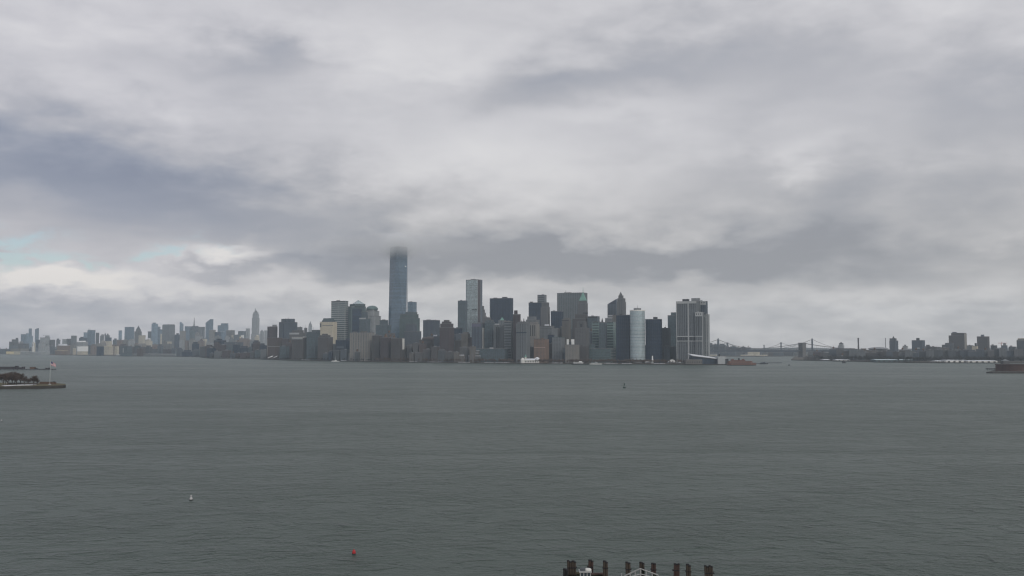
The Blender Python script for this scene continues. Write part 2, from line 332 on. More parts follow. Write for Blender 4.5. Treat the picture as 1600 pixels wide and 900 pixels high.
def footprint(x0, x1, D, edge=None, th=TH, asp=.8):
    a0, a1 = xr(x0), xr(x1); ph = atan((a0 + a1) / 2); rel = th - ph
    if edge is None:
        fr = asp * sin(rel) / (cos(rel) + asp * sin(rel)) if rel > 0.02 else 0.02
        edge = x1 - fr * (x1 - x0)
    ae = xr(edge); X = ae * D
    a = (X - a0 * D) / (cos(th) + a0 * sin(th))
    den = sin(th) - a1 * cos(th); bb = (a1 * D - X) / den if den > .03 else a * asp
    bb = max(a * .35, min(bb, a * 2.2))
    E = (X, D); L = (X - a * cos(th), D + a * sin(th)); R = (X + bb * sin(th), D + bb * cos(th))
    return [L, E, R, (L[0] + R[0] - X, L[1] + R[1] - D)]   # L,E,R,B counter-clockwise seen from above
def shrink(pts, k, c=None):
    cx, cy = c or (sum(p[0] for p in pts) / len(pts), sum(p[1] for p in pts) / len(pts))
    return [(cx + (p[0] - cx) * k, cy + (p[1] - cy) * k) for p in pts]
def grow(pts, d):
    cx, cy = (sum(p[0] for p in pts) / len(pts), sum(p[1] for p in pts) / len(pts)); o = []
    for p in pts:
        l = sqrt((p[0] - cx) ** 2 + (p[1] - cy) ** 2); o.append((cx + (p[0] - cx) * (1 + d / l), cy + (p[1] - cy) * (1 + d / l)))
    return o
def facade(mb, pts, z0, z1, st, extra=0.0):
    wl, gl, fh, sf, bay, pf = st
    n_ = len(pts)
    for i in range(n_):
        p, q = pts[i], pts[(i + 1) % n_]
        L = sqrt((q[0] - p[0]) ** 2 + (q[1] - p[1]) ** 2)
        nf = max(1, round((z1 - z0) / fh)); ff = (z1 - z0) / nf
        for k in range(nf):
            zb = z0 + k * ff; mb.wallbox(p, q, 0, L, zb, zb + ff * sf, .35)
        nb = max(1, round(L / bay)); bw = L / nb; pw = bw * pf
        for k in range(nb + 1):
            u = min(max(k * bw, pw / 2), L - pw / 2); mb.wallbox(p, q, u - pw / 2, u + pw / 2, z0, z1, .55)
LANDZ = 2.0
BLD = []
def building(name, label, x0, x1, yt, D, sty, edge=None, th=TH, asp=.8, base=None, tiers=(), pyr=None, dome=None, boxes=(), masts=(), strips=(), tank=None, group=None, cap=None, snow=False, cat='building', slope=None, detail=True):
    """x0,x1,yt: photo columns of its sides and row of its roof; D: distance. tiers: narrower blocks on top (x0,x1,yt)."""
    st = ST[sty]; fp = footprint(x0, x1, D, edge, th, asp)
    cx, cy = sum(p[0] for p in fp) / 4, sum(p[1] for p in fp) / 4
    z0 = LANDZ if base is None else zat(base, D); z1 = max(zat(yt, D), z0 + 5)
    r = root(name, label, cat, (cx, cy, z0), group)
    far = D > 5200 or not detail
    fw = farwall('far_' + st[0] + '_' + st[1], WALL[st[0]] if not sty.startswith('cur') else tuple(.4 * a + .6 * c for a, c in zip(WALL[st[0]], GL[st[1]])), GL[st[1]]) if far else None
    def block(pts, za, zb, nm):
        g_ = MB()
        g_.prism(pts, za, zb)
        if far: g_.build(nm, fw, r)
        else:
            g_.build('glazing' if nm == 'wall' else nm, MG(st[1]), r)
            f_ = MB(); facade(f_, pts, za, zb, st); f_.build('facade' if nm == 'wall' else 'tier_facade', MW(st[0]), r, 'stuff')
        c_ = MB(); ov = grow(pts, .8); c_.prism(ov, zb, zb + 1.3); c_.build('roof', M_snow if snow else (mat('wall_' + cap, WALL[cap], .85, .25, .16) if cap else M_roof), r)
        return zb + 1.3
    if slope:                                              # roof plane tilted along the wide face: (row at the left end, row at the right end)
        g_ = MB(); zl, zr = zat(slope[0], D), zat(slope[1], D); g_.slope(fp, z0, [zl, zr, zr, zl])
        g_.build('wall', fw or MG(st[1]), r)
        if not far:
            f_ = MB(); facade(f_, fp, z0, min(zl, zr), st); f_.build('facade', MW(st[0]), r, 'stuff')
        zt = max(zl, zr)
    else: zt = block(fp, z0, z1, 'wall')
    cur = fp
    for t in tiers:
        tx0, tx1, ty = t[:3]; k = min(.97, max(.15, (tx1 - tx0) / (x1 - x0)))
        tf = footprint(tx0, tx1, D + (1 - k) * (x1 - x0) / F * D * .35, None, th, asp)
        tz = zat(ty, D); zt = block(tf, zt - .2, max(tz, zt + 2), 'tier'); cur = tf
    if pyr:                                                # (x0, x1, apex row, material)
        k = (pyr[1] - pyr[0]) / (x1 - x0); pf_ = footprint(pyr[0], pyr[1], D + (1 - k) * (x1 - x0) / F * D * .35, None, th, asp)
        p_ = MB(); c = (sum(p[0] for p in pf_) / 4, sum(p[1] for p in pf_) / 4); fl = pyr[4] if len(pyr) > 4 else 0
        za = zat(pyr[2], D)
        if fl: p_.prism(pf_, zt, za, top=shrink(pf_, fl))
        else: p_.cone(pf_, zt, (c[0], c[1], za))
        p_.build('pitched_roof', pyr[3], r)
    if dome:
        c = at((dome[0] + dome[1]) / 2, dome[2], D); rr = (dome[1] - dome[0]) / 2 / F * D; za = c[2]; hh = max(za - zt, 4)
        p_ = MB(); p_.lathe(cur[1][0] * .2 + c[0] * .8, sum(p[1] for p in cur) / 4, [(rr, zt), (rr, zt + hh * .15)] + [(rr * cos(t * pi / 14), zt + hh * (.15 + .85 * sin(t * pi / 14))) for t in range(1, 7)] + [(.3, za)], 20)
        p_.build('dome_roof', dome[3], r, smooth=False)
    for bx in boxes:                                       # rooftop plant (x0,x1,row[,material])
        k = (bx[1] - bx[0]) / (x1 - x0); bf = footprint(bx[0], bx[1], D + (x1 - x0) / F * D * .3, None, th, .6)
        p_ = MB(); p_.prism(bf, zt, max(zat(bx[2], D), zt + 2)); p_.build('rooftop_plant', bx[3] if len(bx) > 3 else M_metal, r)
    for ms in masts:
        c = at(ms[0], ms[1], D); yy = sum(p[1] for p in cur) / 4; p_ = MB(); X = c[0] * yy / D
        p_.tube((X, yy, zt - 1), (X, yy, c[2]), (ms[2] if len(ms) > 2 else .5), .2 * (ms[2] if len(ms) > 2 else .5), 6); p_.build('mast', ms[3] if len(ms) > 3 else M_dark, r)
    if tank:
        c = at(tank, yt, D); yy = sum(p[1] for p in cur) / 4; X = c[0] * yy / D; p_ = MB()
        p_.lathe(X, yy, [(.3, zt), (.3, zt + 2), (3, zt + 2.1), (3, zt + 7), (.2, zt + 9)], 10); p_.build('water_tank', M_tank, r)
    if not (pyr or dome or boxes or slope) and not far:
        rn = random.Random(int(x0 * 10 + yt)); wd = x1 - x0; u = rn.uniform(.12, .5)
        boxes = [(x0 + wd * u, x0 + wd * (u + rn.uniform(.18, .32)), yt - (tiers[-1][2] < yt and yt - tiers[-1][2] if tiers else 0) - rn.uniform(.8, 1.7), rn.choice([M_metal, M_dark, MW(st[0])]))] if not tiers else []
        for bx in boxes:
            bf = footprint(bx[0], bx[1], D + wd / F * D * .25, None, th, .6); p_ = MB(); p_.prism(bf, zt, max(zat(bx[2], D), zt + 2)); p_.build('rooftop_plant', bx[3], r)
        if rn.random() < .35 and not masts:
            p_ = MB(); p_.tube((cx, cy, zt - 1), (cx, cy, zt + rn.uniform(7, 15)), .35, .12, 5); p_.build('mast', M_dark, r)
    for s_ in strips:                                      # (face, u0, u1, row top, row bottom, material, proud, part name)
        p, q = fp[s_[0]], fp[s_[0] + 1]; L = sqrt((q[0] - p[0]) ** 2 + (q[1] - p[1]) ** 2); p_ = MB()
        p_.wallbox(p, q, s_[1] * L, s_[2] * L, max(zat(s_[4], D), z0), zat(s_[3], D), s_[6]); p_.build(s_[7] if len(s_) > 7 else 'facade_strip', s_[5], r)
    BLD.append((x0, x1, yt, D))
    return r, fp, zt
def W(px, k=0): return shoreD(px) + k
BRK = MW('brick'); NAVY = MW('navy')
# ---- the towers at the island's southern tip, north-west to south-east
building('apartment_block', 'red brick apartment block with a pale cornice behind white awning roofs', 417, 441, 528, W(428, 120), 'grid_brick', strips=[(0, .04, .10, 529, 556, MW('beige'), .9)])
building('apartment_block', 'low red brick block with pale roofline fronting the water by white awnings', 419, 437, 541.5, W(428, 50), 'grid_brick', cap='pale')
building('apartment_block', 'low teal glass block beside the brick block by white awnings', 437, 452, 541, W(444, 60), 'cur_teal')
building('office_tower', 'square maroon brick tower with grey flank and round rooftop tank', 417.5, 433, 510.5, W(428, 520), 'grid_maroon', boxes=[(425, 432, 507.2, M_metal)], edge=420.5, th=radians(62))
building('office_block', 'dark slate block tucked below the chamfered blue-grey tower', 441, 457, 529.5, W(448, 260), 'grid_maroon')
building('office_tower', 'broad blue-grey tower with chamfered shoulders and flat dark crown', 435.5, 464, 503.5, W(450, 620), 'vert_slate', tiers=[(439, 460, 498.3)], edge=442, th=radians(50), strips=[(1, .0, .05, 506, 530, NAVY, 1.0)])
building('office_block', 'brown capped block with pale band beside chamfered blue-grey tower', 452, 476, 520, W(464, 300), 'grid_stone', tiers=[(456, 474, 516.3)], strips=[(0, 0, 1, 520, 522.5, MW('pale'), .8)])
building('office_tower', 'grey-beige waterfront block with bright cornice and paired dark bays', 456, 482, 527.2, W(470, 45), 'vert_brown', cap='white', strips=[(0, 0, 1, 528, 530, MW('pale'), .8)], boxes=[(474, 481, 525.5, MW('pale'))])
building('office_block', 'small grey rooftop-stepped block behind grey-beige waterfront block', 464, 472, 511.5, W(468, 900), 'grid_grey')
building('office_block', 'slim pale chimney-like tower topped with snow near grey-beige block', 475, 479.5, 512.5, W(477, 900), 'grid_grey', snow=True)
building('office_tower', 'dark teal waterfront block with mottled glass beside grey-beige block', 479, 500, 519, W(490, 90), 'cur_teal', tiers=[(487, 500, 516)])
building('office_tower', 'cream stone tower with dark sloping flat-topped roof', 499.5, 526, 503, W(512, 420), 'grid_cream', pyr=(502, 523.5, 497, mat('dark_copper', (.05, .075, .085), .6, .4), .72), strips=[(0, 0, .12, 505, 511, MW('dkgrey'), .9), (0, .2, 1, 508, 509, MW('grey'), .8)], edge=520)
building('apartment_block', 'stepped grey-brown waterfront block in front of cream tower', 496.5, 520, 527, W(508, 50), 'grid_brown', tiers=[(499, 516, 524), (503, 512, 522)])
building('office_tower', 'tall pale glass tower banded by fine horizontal lines', 517, 542, 470.5, W(530, 520), 'band_pale', edge=538.5, strips=[(0, 0, 1, 471, 472, M_dark, 1.0), (0, 0, 1, 474.5, 475.2, M_dark, 1.0)])
building('office_block', 'dark navy low block at the foot of banded pale tower', 524.5, 549, 531.5, W(536, 110), 'cur_navy', strips=[(0, .1, .8, 541, 544, MW('slate'), .9)], boxes=[(540, 547, 529, NAVY)])
building('office_tower', 'grey-green granite tower with glass pyramid roof', 543.5, 571, 479, W(556, 560), 'vert_teal', edge=548.5, th=radians(56), tiers=[(546, 570, 475)], pyr=(549, 569, 468, MG('silver')), strips=[(1, .05, .72, 482, 520, MG('navy'), .9)])
building('office_tower', 'grey-green granite tower with rounded copper dome and stepped shoulders', 566, 594.5, 494, W(580, 640), 'vert_pale', tiers=[(566.5, 592, 486), (569, 589, 484)], dome=(570, 588.5, 477, mat('dull_copper', (.10, .15, .15), .6, .4)))
building('office_tower', 'dark teal setback block with pale shoulder before the domed tower', 561, 578, 498, W(570, 420), 'cur_teal', tiers=[(564, 574, 487.5)], strips=[(0, 0, .9, 496.5, 498.6, MW('pale'), .9)])
building('apartment_block', 'wide beige apartment block with pale vertical stripes on the waterfront', 546.5, 583, 520, W(565, 55), 'vert_beige', boxes=[(551, 558, 518, MW('tan')), (563, 573, 517.5, MW('tan'))], edge=578)
building('office_tower', 'dark blue stepped tower hugging the foot of the tallest tower', 587, 611, 508, W(600, 420), 'cur_teal', tiers=[(593, 606, 500.5)], boxes=[(596, 602, 499.3, M_dark)])
building('apartment_block', 'brown brick apartment block with blotched facade on waterfront', 582, 597, 524.5, W(590, 70), 'grid_brown', boxes=[(585, 590, 522.5, MW('stone'))])
building('apartment_block', 'dark red brick apartment block with peaked tank house', 595, 613, 527.5, W(604, 55), 'grid_maroon', pyr=(599, 606, 520.5, M_tank), tank=610)
building('apartment_block', 'mauve-brown apartment block with white corner stripe', 611, 631.5, 529, W(622, 60), 'grid_brown', strips=[(1, .5, 1, 529, 546, MW('white'), .9, 'corner_stripe')], tank=616)
building('apartment_block', 'grey apartment tower rising behind brown brick waterfront blocks', 603, 617, 521, W(610, 200), 'grid_stone', tank=608)
building('office_tower', 'blue glass box tower peering over flat-topped green-grey tower', 631, 650.5, 472, W(640, 1000), 'cur_sky')
building('office_tower', 'flat-topped green-grey granite tower with stepped shoulders', 624, 655.5, 497, W(640, 560), 'vert_teal', tiers=[(625, 653.5, 491), (633, 651.5, 487.5)], strips=[(0, .45, .95, 506, 530, MG('navy'), .9)], snow=False)
building('office_tower', 'dark grey-teal block with stepped side under flat-topped granite tower', 631, 658, 518, W(645, 230), 'grid_slate', tiers=[(634, 651, 506.5)])
building('office_tower', 'plain dark grey flat-roofed slab standing apart', 661, 687, 500.5, W(674, 520), 'vert_slate', masts=[(681, 498, .5)], boxes=[(666, 673, 499.3)])
building('hall', 'dark brown hall with low arched roof on waterfront park', 655, 682, 531, W(668, 150), 'grid_brown', dome=(657, 681, 526, mat('dark_roof', (.07, .06, .06), .8, .2)))
building('apartment_block', 'grey-teal waterfront block beside the arched brown hall', 678, 693, 526, W(685, 130), 'grid_slate', boxes=[(677, 683, 523, M_snow)])
building('apartment_tower', 'brown brick apartment tower with stepped octagonal crown', 687, 709.5, 512, W(698, 90), 'grid_maroon', tiers=[(688, 708, 506), (690.5, 705, 503), (693.5, 702, 500.5)], edge=702)
building('office_block', 'navy block wedged behind the stepped brown brick tower', 707, 722, 513, W(714, 420), 'cur_navy')
building('office_tower', 'slim dark teal slab beside the pale sky-reflecting tower', 715.3, 730, 470, W(722, 760), 'cur_teal', edge=727)
_, fp4, z4 = building('office_tower', 'tall pale glass slab with maroon side face and dark vent slots', 728, 753.3, 437, W(740, 900), 'cur_silver', edge=746.2, th=radians(30), strips=[(0, .02, .22, 483, 484.6, M_dark, 1.0, 'vent_slot'), (0, .50, .70, 483, 484.6, M_dark, 1.0, 'vent_slot'), (0, .74, .94, 483, 484.6, M_dark, 1.0, 'vent_slot'),
         (1, .05, .55, 437, 505, MW('maroon'), 1.0, 'side_panel'), (1, .62, .98, 437, 505, MW('slate'), 1.0, 'side_panel'), (0, -.005, .03, 437, 480, MW('slate'), .8, 'corner_strip')])
building('office_tower', 'grey setback tower half hidden behind pale glass slab', 746, 759, 489, W(752, 1100), 'grid_stone', tiers=[(751, 757.5, 484), (753, 756, 478.5)])
building('office_block', 'turreted brown block peeping between pale slab and navy tower', 756, 767, 496.5, W(762, 640), 'grid_stone', masts=[(760, 493, 1.6, BRK), (763, 494, 1.2, BRK)])
building('office_tower', 'broad black-navy steel tower with flat roof and plant boxes', 765.3, 801.5, 466, W(784, 780), 'cur_navy', boxes=[(771, 777, 464.5, M_dark), (784.5, 793, 463.3, M_dark)], edge=797, strips=[(0, 0, .03, 466, 500, MW('slate'), 1.0)])
building('apartment_block', 'tan apartment block with dark top beside stepped brown tower', 721, 734, 521.5, W(728, 160), 'grid_tan', tiers=[(724, 732, 519.5)])
building('apartment_block', 'low brown apartment block at the foot of tan block', 711, 723, 532, W(717, 150), 'grid_brown')
building('apartment_block', 'brick-brown narrow block leaning on the tan apartment block', 732, 741, 528, W(736, 170), 'grid_brick')
building('office_tower', 'blue-grey glass block with violet top band', 737.5, 756.5, 505.5, W(747, 150), 'vert_slate', strips=[(0, 0, 1, 506, 510.5, MW('violet'), .9, 'top_band'), (1, .5, 1.0, 512, 545, MW('white'), .9, 'corner_stripe')])
building('office_tower', 'teal-grey curved-corner block beside violet-banded block', 757, 773, 503.5, W(765, 170), 'cur_teal', tiers=[(759, 771, 500.5)])
building('office_tower', 'grey block with two dark vertical window slots', 771.5, 790, 508, W(780, 140), 'vert_grey', strips=[(0, .28, .42, 511, 545, M_dark, .9, 'window_or_shadow_slot'), (0, .52, .66, 511, 545, M_dark, .9, 'window_or_shadow_slot')], boxes=[(773, 780, 505.5, MW('pale'))])
building('office_tower', 'pale green peaked block behind the slotted grey block', 779, 791, 501, W(785, 330), 'vert_green', pyr=(781, 788, 495, M_copper))
building('office_tower', 'beige-grey waterfront block banded by rows of balconies', 787.5, 802.5, 502.5, W(795, 110), 'band_grey', cap='beige')
building('hotel', 'long low teal glass hotel stretched along the promenade', 745, 803, 545, W(772, 60), 'cur_teal', detail=True, boxes=[(765, 771, 543.3, M_snow)])
building('pavilion', 'small pavilion with snowy hipped roof on promenade', 712, 731, 556, W(722, 40), 'grid_tan', pyr=(713, 730, 550, M_snow))
building('pavilion', 'tiered low museum with white roof edges on promenade', 732, 753, 556.5, W(742, 40), 'grid_stone', tiers=[(734, 750, 552), (738, 750, 548.5)], snow=True)
building('apartment_tower', 'slender dark red brick tower with square top', 801.8, 813.3, 491.5, W(807, 110), 'grid_maroon', tiers=[(803.5, 808.5, 485.5)])
building('office_tower', 'plain grey block with dark recessed attic storey', 807, 828, 506, W(818, 60), 'vert_grey', strips=[(0, 0, 1, 519, 520.5, NAVY, .9)], tiers=[(809, 826, 503.5)])
building('church', 'pair of dark church-like spires showing beyond grey block', 812, 826, 503, W(819, 700), 'grid_stone', masts=[(818.5, 497, 3.0, M_dark), (815, 500, 2.0, M_dark), (822.5, 500.5, 2.0, M_dark)])
building('office_tower', 'black-blue office tower with domed corner behind beige stepped tower', 826.3, 850, 473, W(838, 760), 'cur_navy', boxes=[(828, 833, 471, M_dark)])
building('office_tower', 'pale grey glass box rising above the stepped beige tower', 840, 854, 461, W(847, 1000), 'band_grey')
building('office_tower', 'grey-beige stepped stone tower with blunt shoulders', 845, 859, 480, W(852, 560), 'grid_stone', tiers=[(846.5, 858, 473)])
building('office_tower', 'pale stepped stone block shouldering the black-blue tower', 822, 843, 500, W(832, 460), 'grid_grey', tiers=[(824, 838, 495)])
building('office_block', 'ornate beige stone block with dark arched bays', 826, 843, 506, W(834, 240), 'grid_beige', tiers=[(828, 841, 503.5)], strips=[(0, .2, .3, 508, 525, M_dark, .9, 'window_or_shadow_slot'), (0, .45, .55, 508, 525, M_dark, .9, 'window_or_shadow_slot'), (0, .7, .8, 508, 525, M_dark, .9, 'window_or_shadow_slot')])
building('office_block', 'wide orange brick block with overhanging cornice on park edge', 834.5, 857.5, 530, W(846, 90), 'grid_orange', cap='brown', strips=[(0, 0, 1, 542.3, 543.2, MW('pink'), .9, 'string_course')])
building('office_tower', 'grey stepped block with white rooftop machinery', 838, 871, 513, W(855, 260), 'grid_grey', tiers=[(844, 866, 509.5)], boxes=[(851, 858, 506.5, M_snow)])
building('office_block', 'blue-black recessed block between orange brick and grey-green blocks', 856, 866, 523, W(861, 150), 'cur_navy')
building('office_block', 'grey-green stone block with mansard roof by park', 863, 882, 527.5, W(873, 110), 'grid_grey', cap='teal')
building('office_block', 'deep navy block below the big grey-green slab', 861, 880, 486.5, W(870, 560), 'cur_navy')
building('office_tower', 'wide grey-green slab tower with flat roof', 870.8, 918, 457.5, W(894, 850), 'vert_green', edge=912, masts=[(884, 452.5, .9)])
building('office_tower', 'brown stone tower with green copper pyramid roof and spire', 903, 918.6, 474, W(911, 740), 'grid_stone', tiers=[(904.5, 918, 470)], pyr=(905, 917.6, 455.5, M_copper), masts=[(911, 448.5, 2.4, M_copper)])
building('office_tower', 'slim tan stone tower before the grey-green slab', 878.5, 892, 499, W(885, 330), 'grid_tan', tiers=[(881, 890, 497)], strips=[(0, 0, 1, 500, 501.5, M_dark, .9)])
building('office_tower', 'brown stone shaft with dark square head by copper roofed tower', 895, 919.5, 498, W(907, 420), 'grid_brown', tiers=[(899, 917, 491)], boxes=[(911, 919, 488, M_dark)])
building('office_tower', 'wide tan-brown setback block facing the park trees', 899, 921, 513, W(910, 120), 'grid_stone', tiers=[(902, 917, 503)], strips=[(0, .45, .65, 506, 511, M_dark, .9, 'window_or_shadow_slot')])
building('customs_house', 'beige stone block dotted with small windows and twin white turrets', 883.5, 905, 539, W(894, 60), 'grid_beige', boxes=[(885.5, 889, 530, M_white), (892.5, 897.5, 530, M_white), (888, 893, 534.5, M_dark)])
building('office_block', 'dark brown block beside the beige customs-style block', 903, 920, 541, W(911, 100), 'grid_brown')
building('office_tower', 'teal-grey tower with dark roof storey beside striped green blocks', 918.5, 937, 494.5, W(927, 420), 'cur_teal', strips=[(0, 0, 1, 495, 497, M_dark, .9)], masts=[(925, 491, .6)])
building('office_tower', 'light green striped glass block next to dark green block', 925.5, 938.5, 503, W(932, 220), 'band_green')
building('office_tower', 'dark bottle-green block between two striped green blocks', 936.5, 948.5, 504, W(942, 170), 'cur_teal', pyr=(939.5, 943, 496, M_dark))
building('office_tower', 'broad striped green glass block beside tan strip tower', 946, 962, 503, W(954, 220), 'band_green')
building('office_block', 'low green glass wing stepping down to park trees', 921, 962, 545, W(941, 120), 'band_teal', tiers=[(921, 930, 538)])
building('office_block', 'tan strip of a tower pressed against the navy slab', 957.5, 966, 492.5, W(962, 400), 'grid_tan')
building('office_tower', 'dark blue tower with slanted roof beside pointed stone tower', 949.8, 967, 474, W(958, 850), 'vert_slate', slope=(475, 467))
building('office_tower', 'tall stone tower tapering to a pointed spire', 964.5, 978.5, 472, W(971, 780), 'vert_stone', tiers=[(965.5, 977.5, 466.5), (967, 974.5, 462)], pyr=(967.5, 973.5, 455.3, MW('stone')))
building('office_block', 'white-topped stepped block under slanted blue tower', 946, 966, 497, W(956, 620), 'grid_grey', tiers=[(951, 960, 493)], snow=True)
building('office_tower', 'flat-roofed navy glass block next to curved silver tower', 963.5, 986.5, 492.5, W(975, 130), 'cur_navy', edge=983)
building('office_tower', 'dark navy block with round rooftop drum beside curved silver tower', 1009, 1034.5, 499, W(1022, 140), 'cur_navy', edge=1031.5, boxes=[(1021, 1028, 495, M_dark)])
building('office_block', 'dark brown-grey block filling between navy blocks', 1033, 1048, 513, W(1040, 220), 'grid_dk', strips=[(0, .0, .12, 520, 560, BRK, .9)])
building('office_tower', 'stepped navy-teal tower hiding behind great grey tower', 1044, 1062, 493, W(1052, 330), 'cur_teal', tiers=[(1049, 1062, 488.5)], edge=1060)
# ---- curved silver tower
D_ = W(998, 95)
r = root('office_tower', 'curved silver glass tower with ring roof and antenna', 'building', (xr(998) * D_, D_ + 18, LANDZ))
c = (xr(998) * D_, D_ + 22); rr = 11.8 / F * D_
arc = [(c[0] + rr * cos(radians(t)), c[1] + rr * sin(radians(t))) for t in range(180, 361, 15)]
pts = arc + [(c[0] + rr * .9, c[1] + 16), (c[0] - rr * .9, c[1] + 16)]
zt = zat(486, D_); b = MB(); b.prism(pts, LANDZ + 9, zt); b.build('glazing', glass('glass_mirror', (.36, .45, .48), .16, .8, .2, 3, 3.9, .25), r)
f = MB(); z = LANDZ + 9
while z < zt - 2:
    for p, q in zip(pts[:12], pts[1:13]): f.wallbox(p, q, 0, sqrt((q[0] - p[0]) ** 2 + (q[1] - p[1]) ** 2), z, z + .9, .25)
    z += 3.9
f.build('facade', MW('pale'), r, 'stuff')
b = MB(); b.prism(shrink(pts, .9), LANDZ, LANDZ + 9); b.build('base', M_dark, r)
b = MB(); b.prism(grow(pts, .5), zt, zt + 3); b.build('roof', MW('white'), r)
b = MB(); b.lathe(c[0], c[1], [(rr * .5, zt + 3), (rr * .5, zt + 8.5), (rr * .42, zt + 9), (rr * .1, zt + 9.2)], 18); b.build('roof_ring', M_metal, r)
b = MB(); b.tube((c[0], c[1], zt + 9), (c[0], c[1], zt + 19), .45, .1); b.build('mast', M_dark, r)
# ---- great grey tower by the ferry terminal
D_ = W(1082, 120); GREY = MW('grey'); PALE = MW('pale'); LG = mat('wall_ash', (.20, .215, .225), .85, .25, .14); t30 = radians(24)
WH = mat('wall_offwhite', (.36, .375, .38), .8, .3, .1)
r, fpn, ztn = building('office_tower', 'massive grey tower with white edge lines and dark mechanical belt', 1057.3, 1101, 471, D_, 'vert_grey', edge=1089, th=radians(24), boxes=[(1067, 1078, 466.5, M_dark), (1081, 1095, 465, M_metal)],
    strips=[(0, -.005, 1.0, 470.5, 474, WH, 1.3, 'cornice'), (0, .0, .03, 474, 567, WH, 1.2, 'edge_line'), (0, .57, .615, 474, 567, WH, 1.2, 'edge_line'), (0, .0, 1, 525, 526.2, WH, 1.4, 'belt_line'), (0, .0, 1, 532.2, 533.4, WH, 1.4, 'belt_line')]
    + [(0, .075 + .085 * k, .115 + .085 * k, 526.4, 532, M_dark, .9, 'vent_slot') for k in range(6)] + [(0, .65, .80, 526.4, 532, M_dark, .9, 'vent_slot'), (0, .83, .98, 526.4, 532, M_dark, .9, 'vent_slot')])
b, _, _ = building('office_tower', 'slotted grey flank wing of the massive tower with white crown', 1087, 1106.3, 471, D_ + 35, 'vert_slate', edge=1103.8, th=radians(24),
    strips=[(0, 0, 1, 470.6, 476, WH, 1.2, 'cornice')] + [(0, .08 + .16 * k, .15 + .16 * k, 471.5, 474, M_dark, 1.35, 'vent_slot') for k in range(6)])
building('office_tower', 'lower grey wing with white top and two dark window slots', 1087, 1101, 488, D_ - 12, 'vert_grey', edge=1098.5, th=radians(24),
    strips=[(0, 0, 1, 487.6, 494, WH, 1.2, 'cornice'), (0, .14, .24, 489.5, 492, M_dark, 1.35, 'vent_slot'), (0, .42, .52, 489.5, 492, M_dark, 1.35, 'vent_slot'), (0, .70, .80, 489.5, 492, M_dark, 1.35, 'vent_slot'), (0, .12, .2, 495, 524, M_dark, .9, 'window_or_shadow_slot'), (0, .4, .48, 495, 524, M_dark, .9, 'window_or_shadow_slot'),
            (0, .92, 1.0, 494, 566, WH, 1.2, 'edge_line'), (0, 0, 1, 525, 526.2, WH, 1.4, 'belt_line'), (0, 0, 1, 532.2, 533.4, WH, 1.4, 'belt_line')])
building('office_tower', 'plain ash-grey slab wing at the river side of massive tower', 1100.2, 1109, 492, D_ + 8, 'vert_pale', edge=1107.6, th=radians(24), strips=[(0, 0, .22, 495, 566, M_dark, .95, 'window_or_shadow_slot')])  # dark end strip paints the shadow gap beside the next wing
# ---- tallest tower: square base turning into a square rotated by 45 degrees
D_ = 3677.0; c = (xr(620.5) * D_, D_ + 30); hb = 32.5
r = root('glass_skyscraper', 'tallest tapering blue glass skyscraper with its top lost in cloud', 'skyscraper', (c[0], c[1], LANDZ))
M_wtc = glass('glass_wtc', (.085, .13, .175), .12, .7, .15, 4.5, 4.1, .30)
def sq(h, a): return [(c[0] + h * sqrt(2) * cos(a + k * pi / 2), c[1] + h * sqrt(2) * sin(a + k * pi / 2)) for k in range(4)]
A0 = pi / 4 - radians(2.6) + pi
B0, T0 = sq(hb, A0), sq(hb * .715, A0 + pi / 4)
b = MB(); b.prism(B0, LANDZ, 57); b.build('podium', MW('pale'), r)
for k in range(4):
    b = MB(); p, q, t, t2 = B0[k], B0[(k + 1) % 4], T0[k], T0[(k - 1) % 4]
    b.add([(p[0], p[1], 57), (q[0], q[1], 57), (t[0], t[1], 419)], [(0, 1, 2)]); b.build('glass_facet', M_wtc, r)
    b = MB(); b.add([(p[0], p[1], 57), (t[0], t[1], 419), (t2[0], t2[1], 419)], [(0, 1, 2)]); b.build('glass_facet', M_wtc, r)
b = MB(); b.prism(T0, 419, 424); b.build('parapet', M_metal, r)
bb = (c[0] + 26, c[1] - 26, zat(416, D_)); b = MB(); b.box(bb[0] + 1, bb[0] + 4.5, bb[1] - 2, bb[1] + 6, bb[2] - 2, bb[2] + 1.2); b.build('hoist_platform', M_white, r)
WTC = c
# ---- infill blocks packed between the towers
LM = [(428, 'the white awning roofs'), (450, 'the chamfered blue-grey tower'), (470, 'the grey-beige waterfront block'), (512, 'the cream tower'), (530, 'the banded pale tower'), (557, 'the pyramid-roofed tower'), (580, 'the domed tower'),
      (620, 'the tallest tower'), (642, 'the flat-topped granite tower'), (674, 'the plain dark slab'), (698, 'the stepped brown tower'), (740, 'the maroon-sided glass slab'), (784, 'the black-navy tower'), (807, 'the slender red tower'),
      (846, 'the orange brick block'), (894, 'the grey-green slab'), (941, 'the striped green blocks'), (971, 'the pointed stone tower'), (998, 'the curved silver tower'), (1022, 'the drum-topped navy block'), (1082, 'the massive grey tower')]
PALW = dict(grid_brick='red brick', grid_brown='brown', grid_tan='tan', grid_grey='grey', grid_dk='charcoal', grid_stone='stone-grey', grid_maroon='dark red', grid_slate='slate blue', grid_beige='beige', cur_teal='teal glass', cur_navy='navy glass', vert_brown='striped brown', grid_orange='orange brick', grid_pale='pale grey', grid_cream='cream', cur_blue='blue glass')
USED = {}
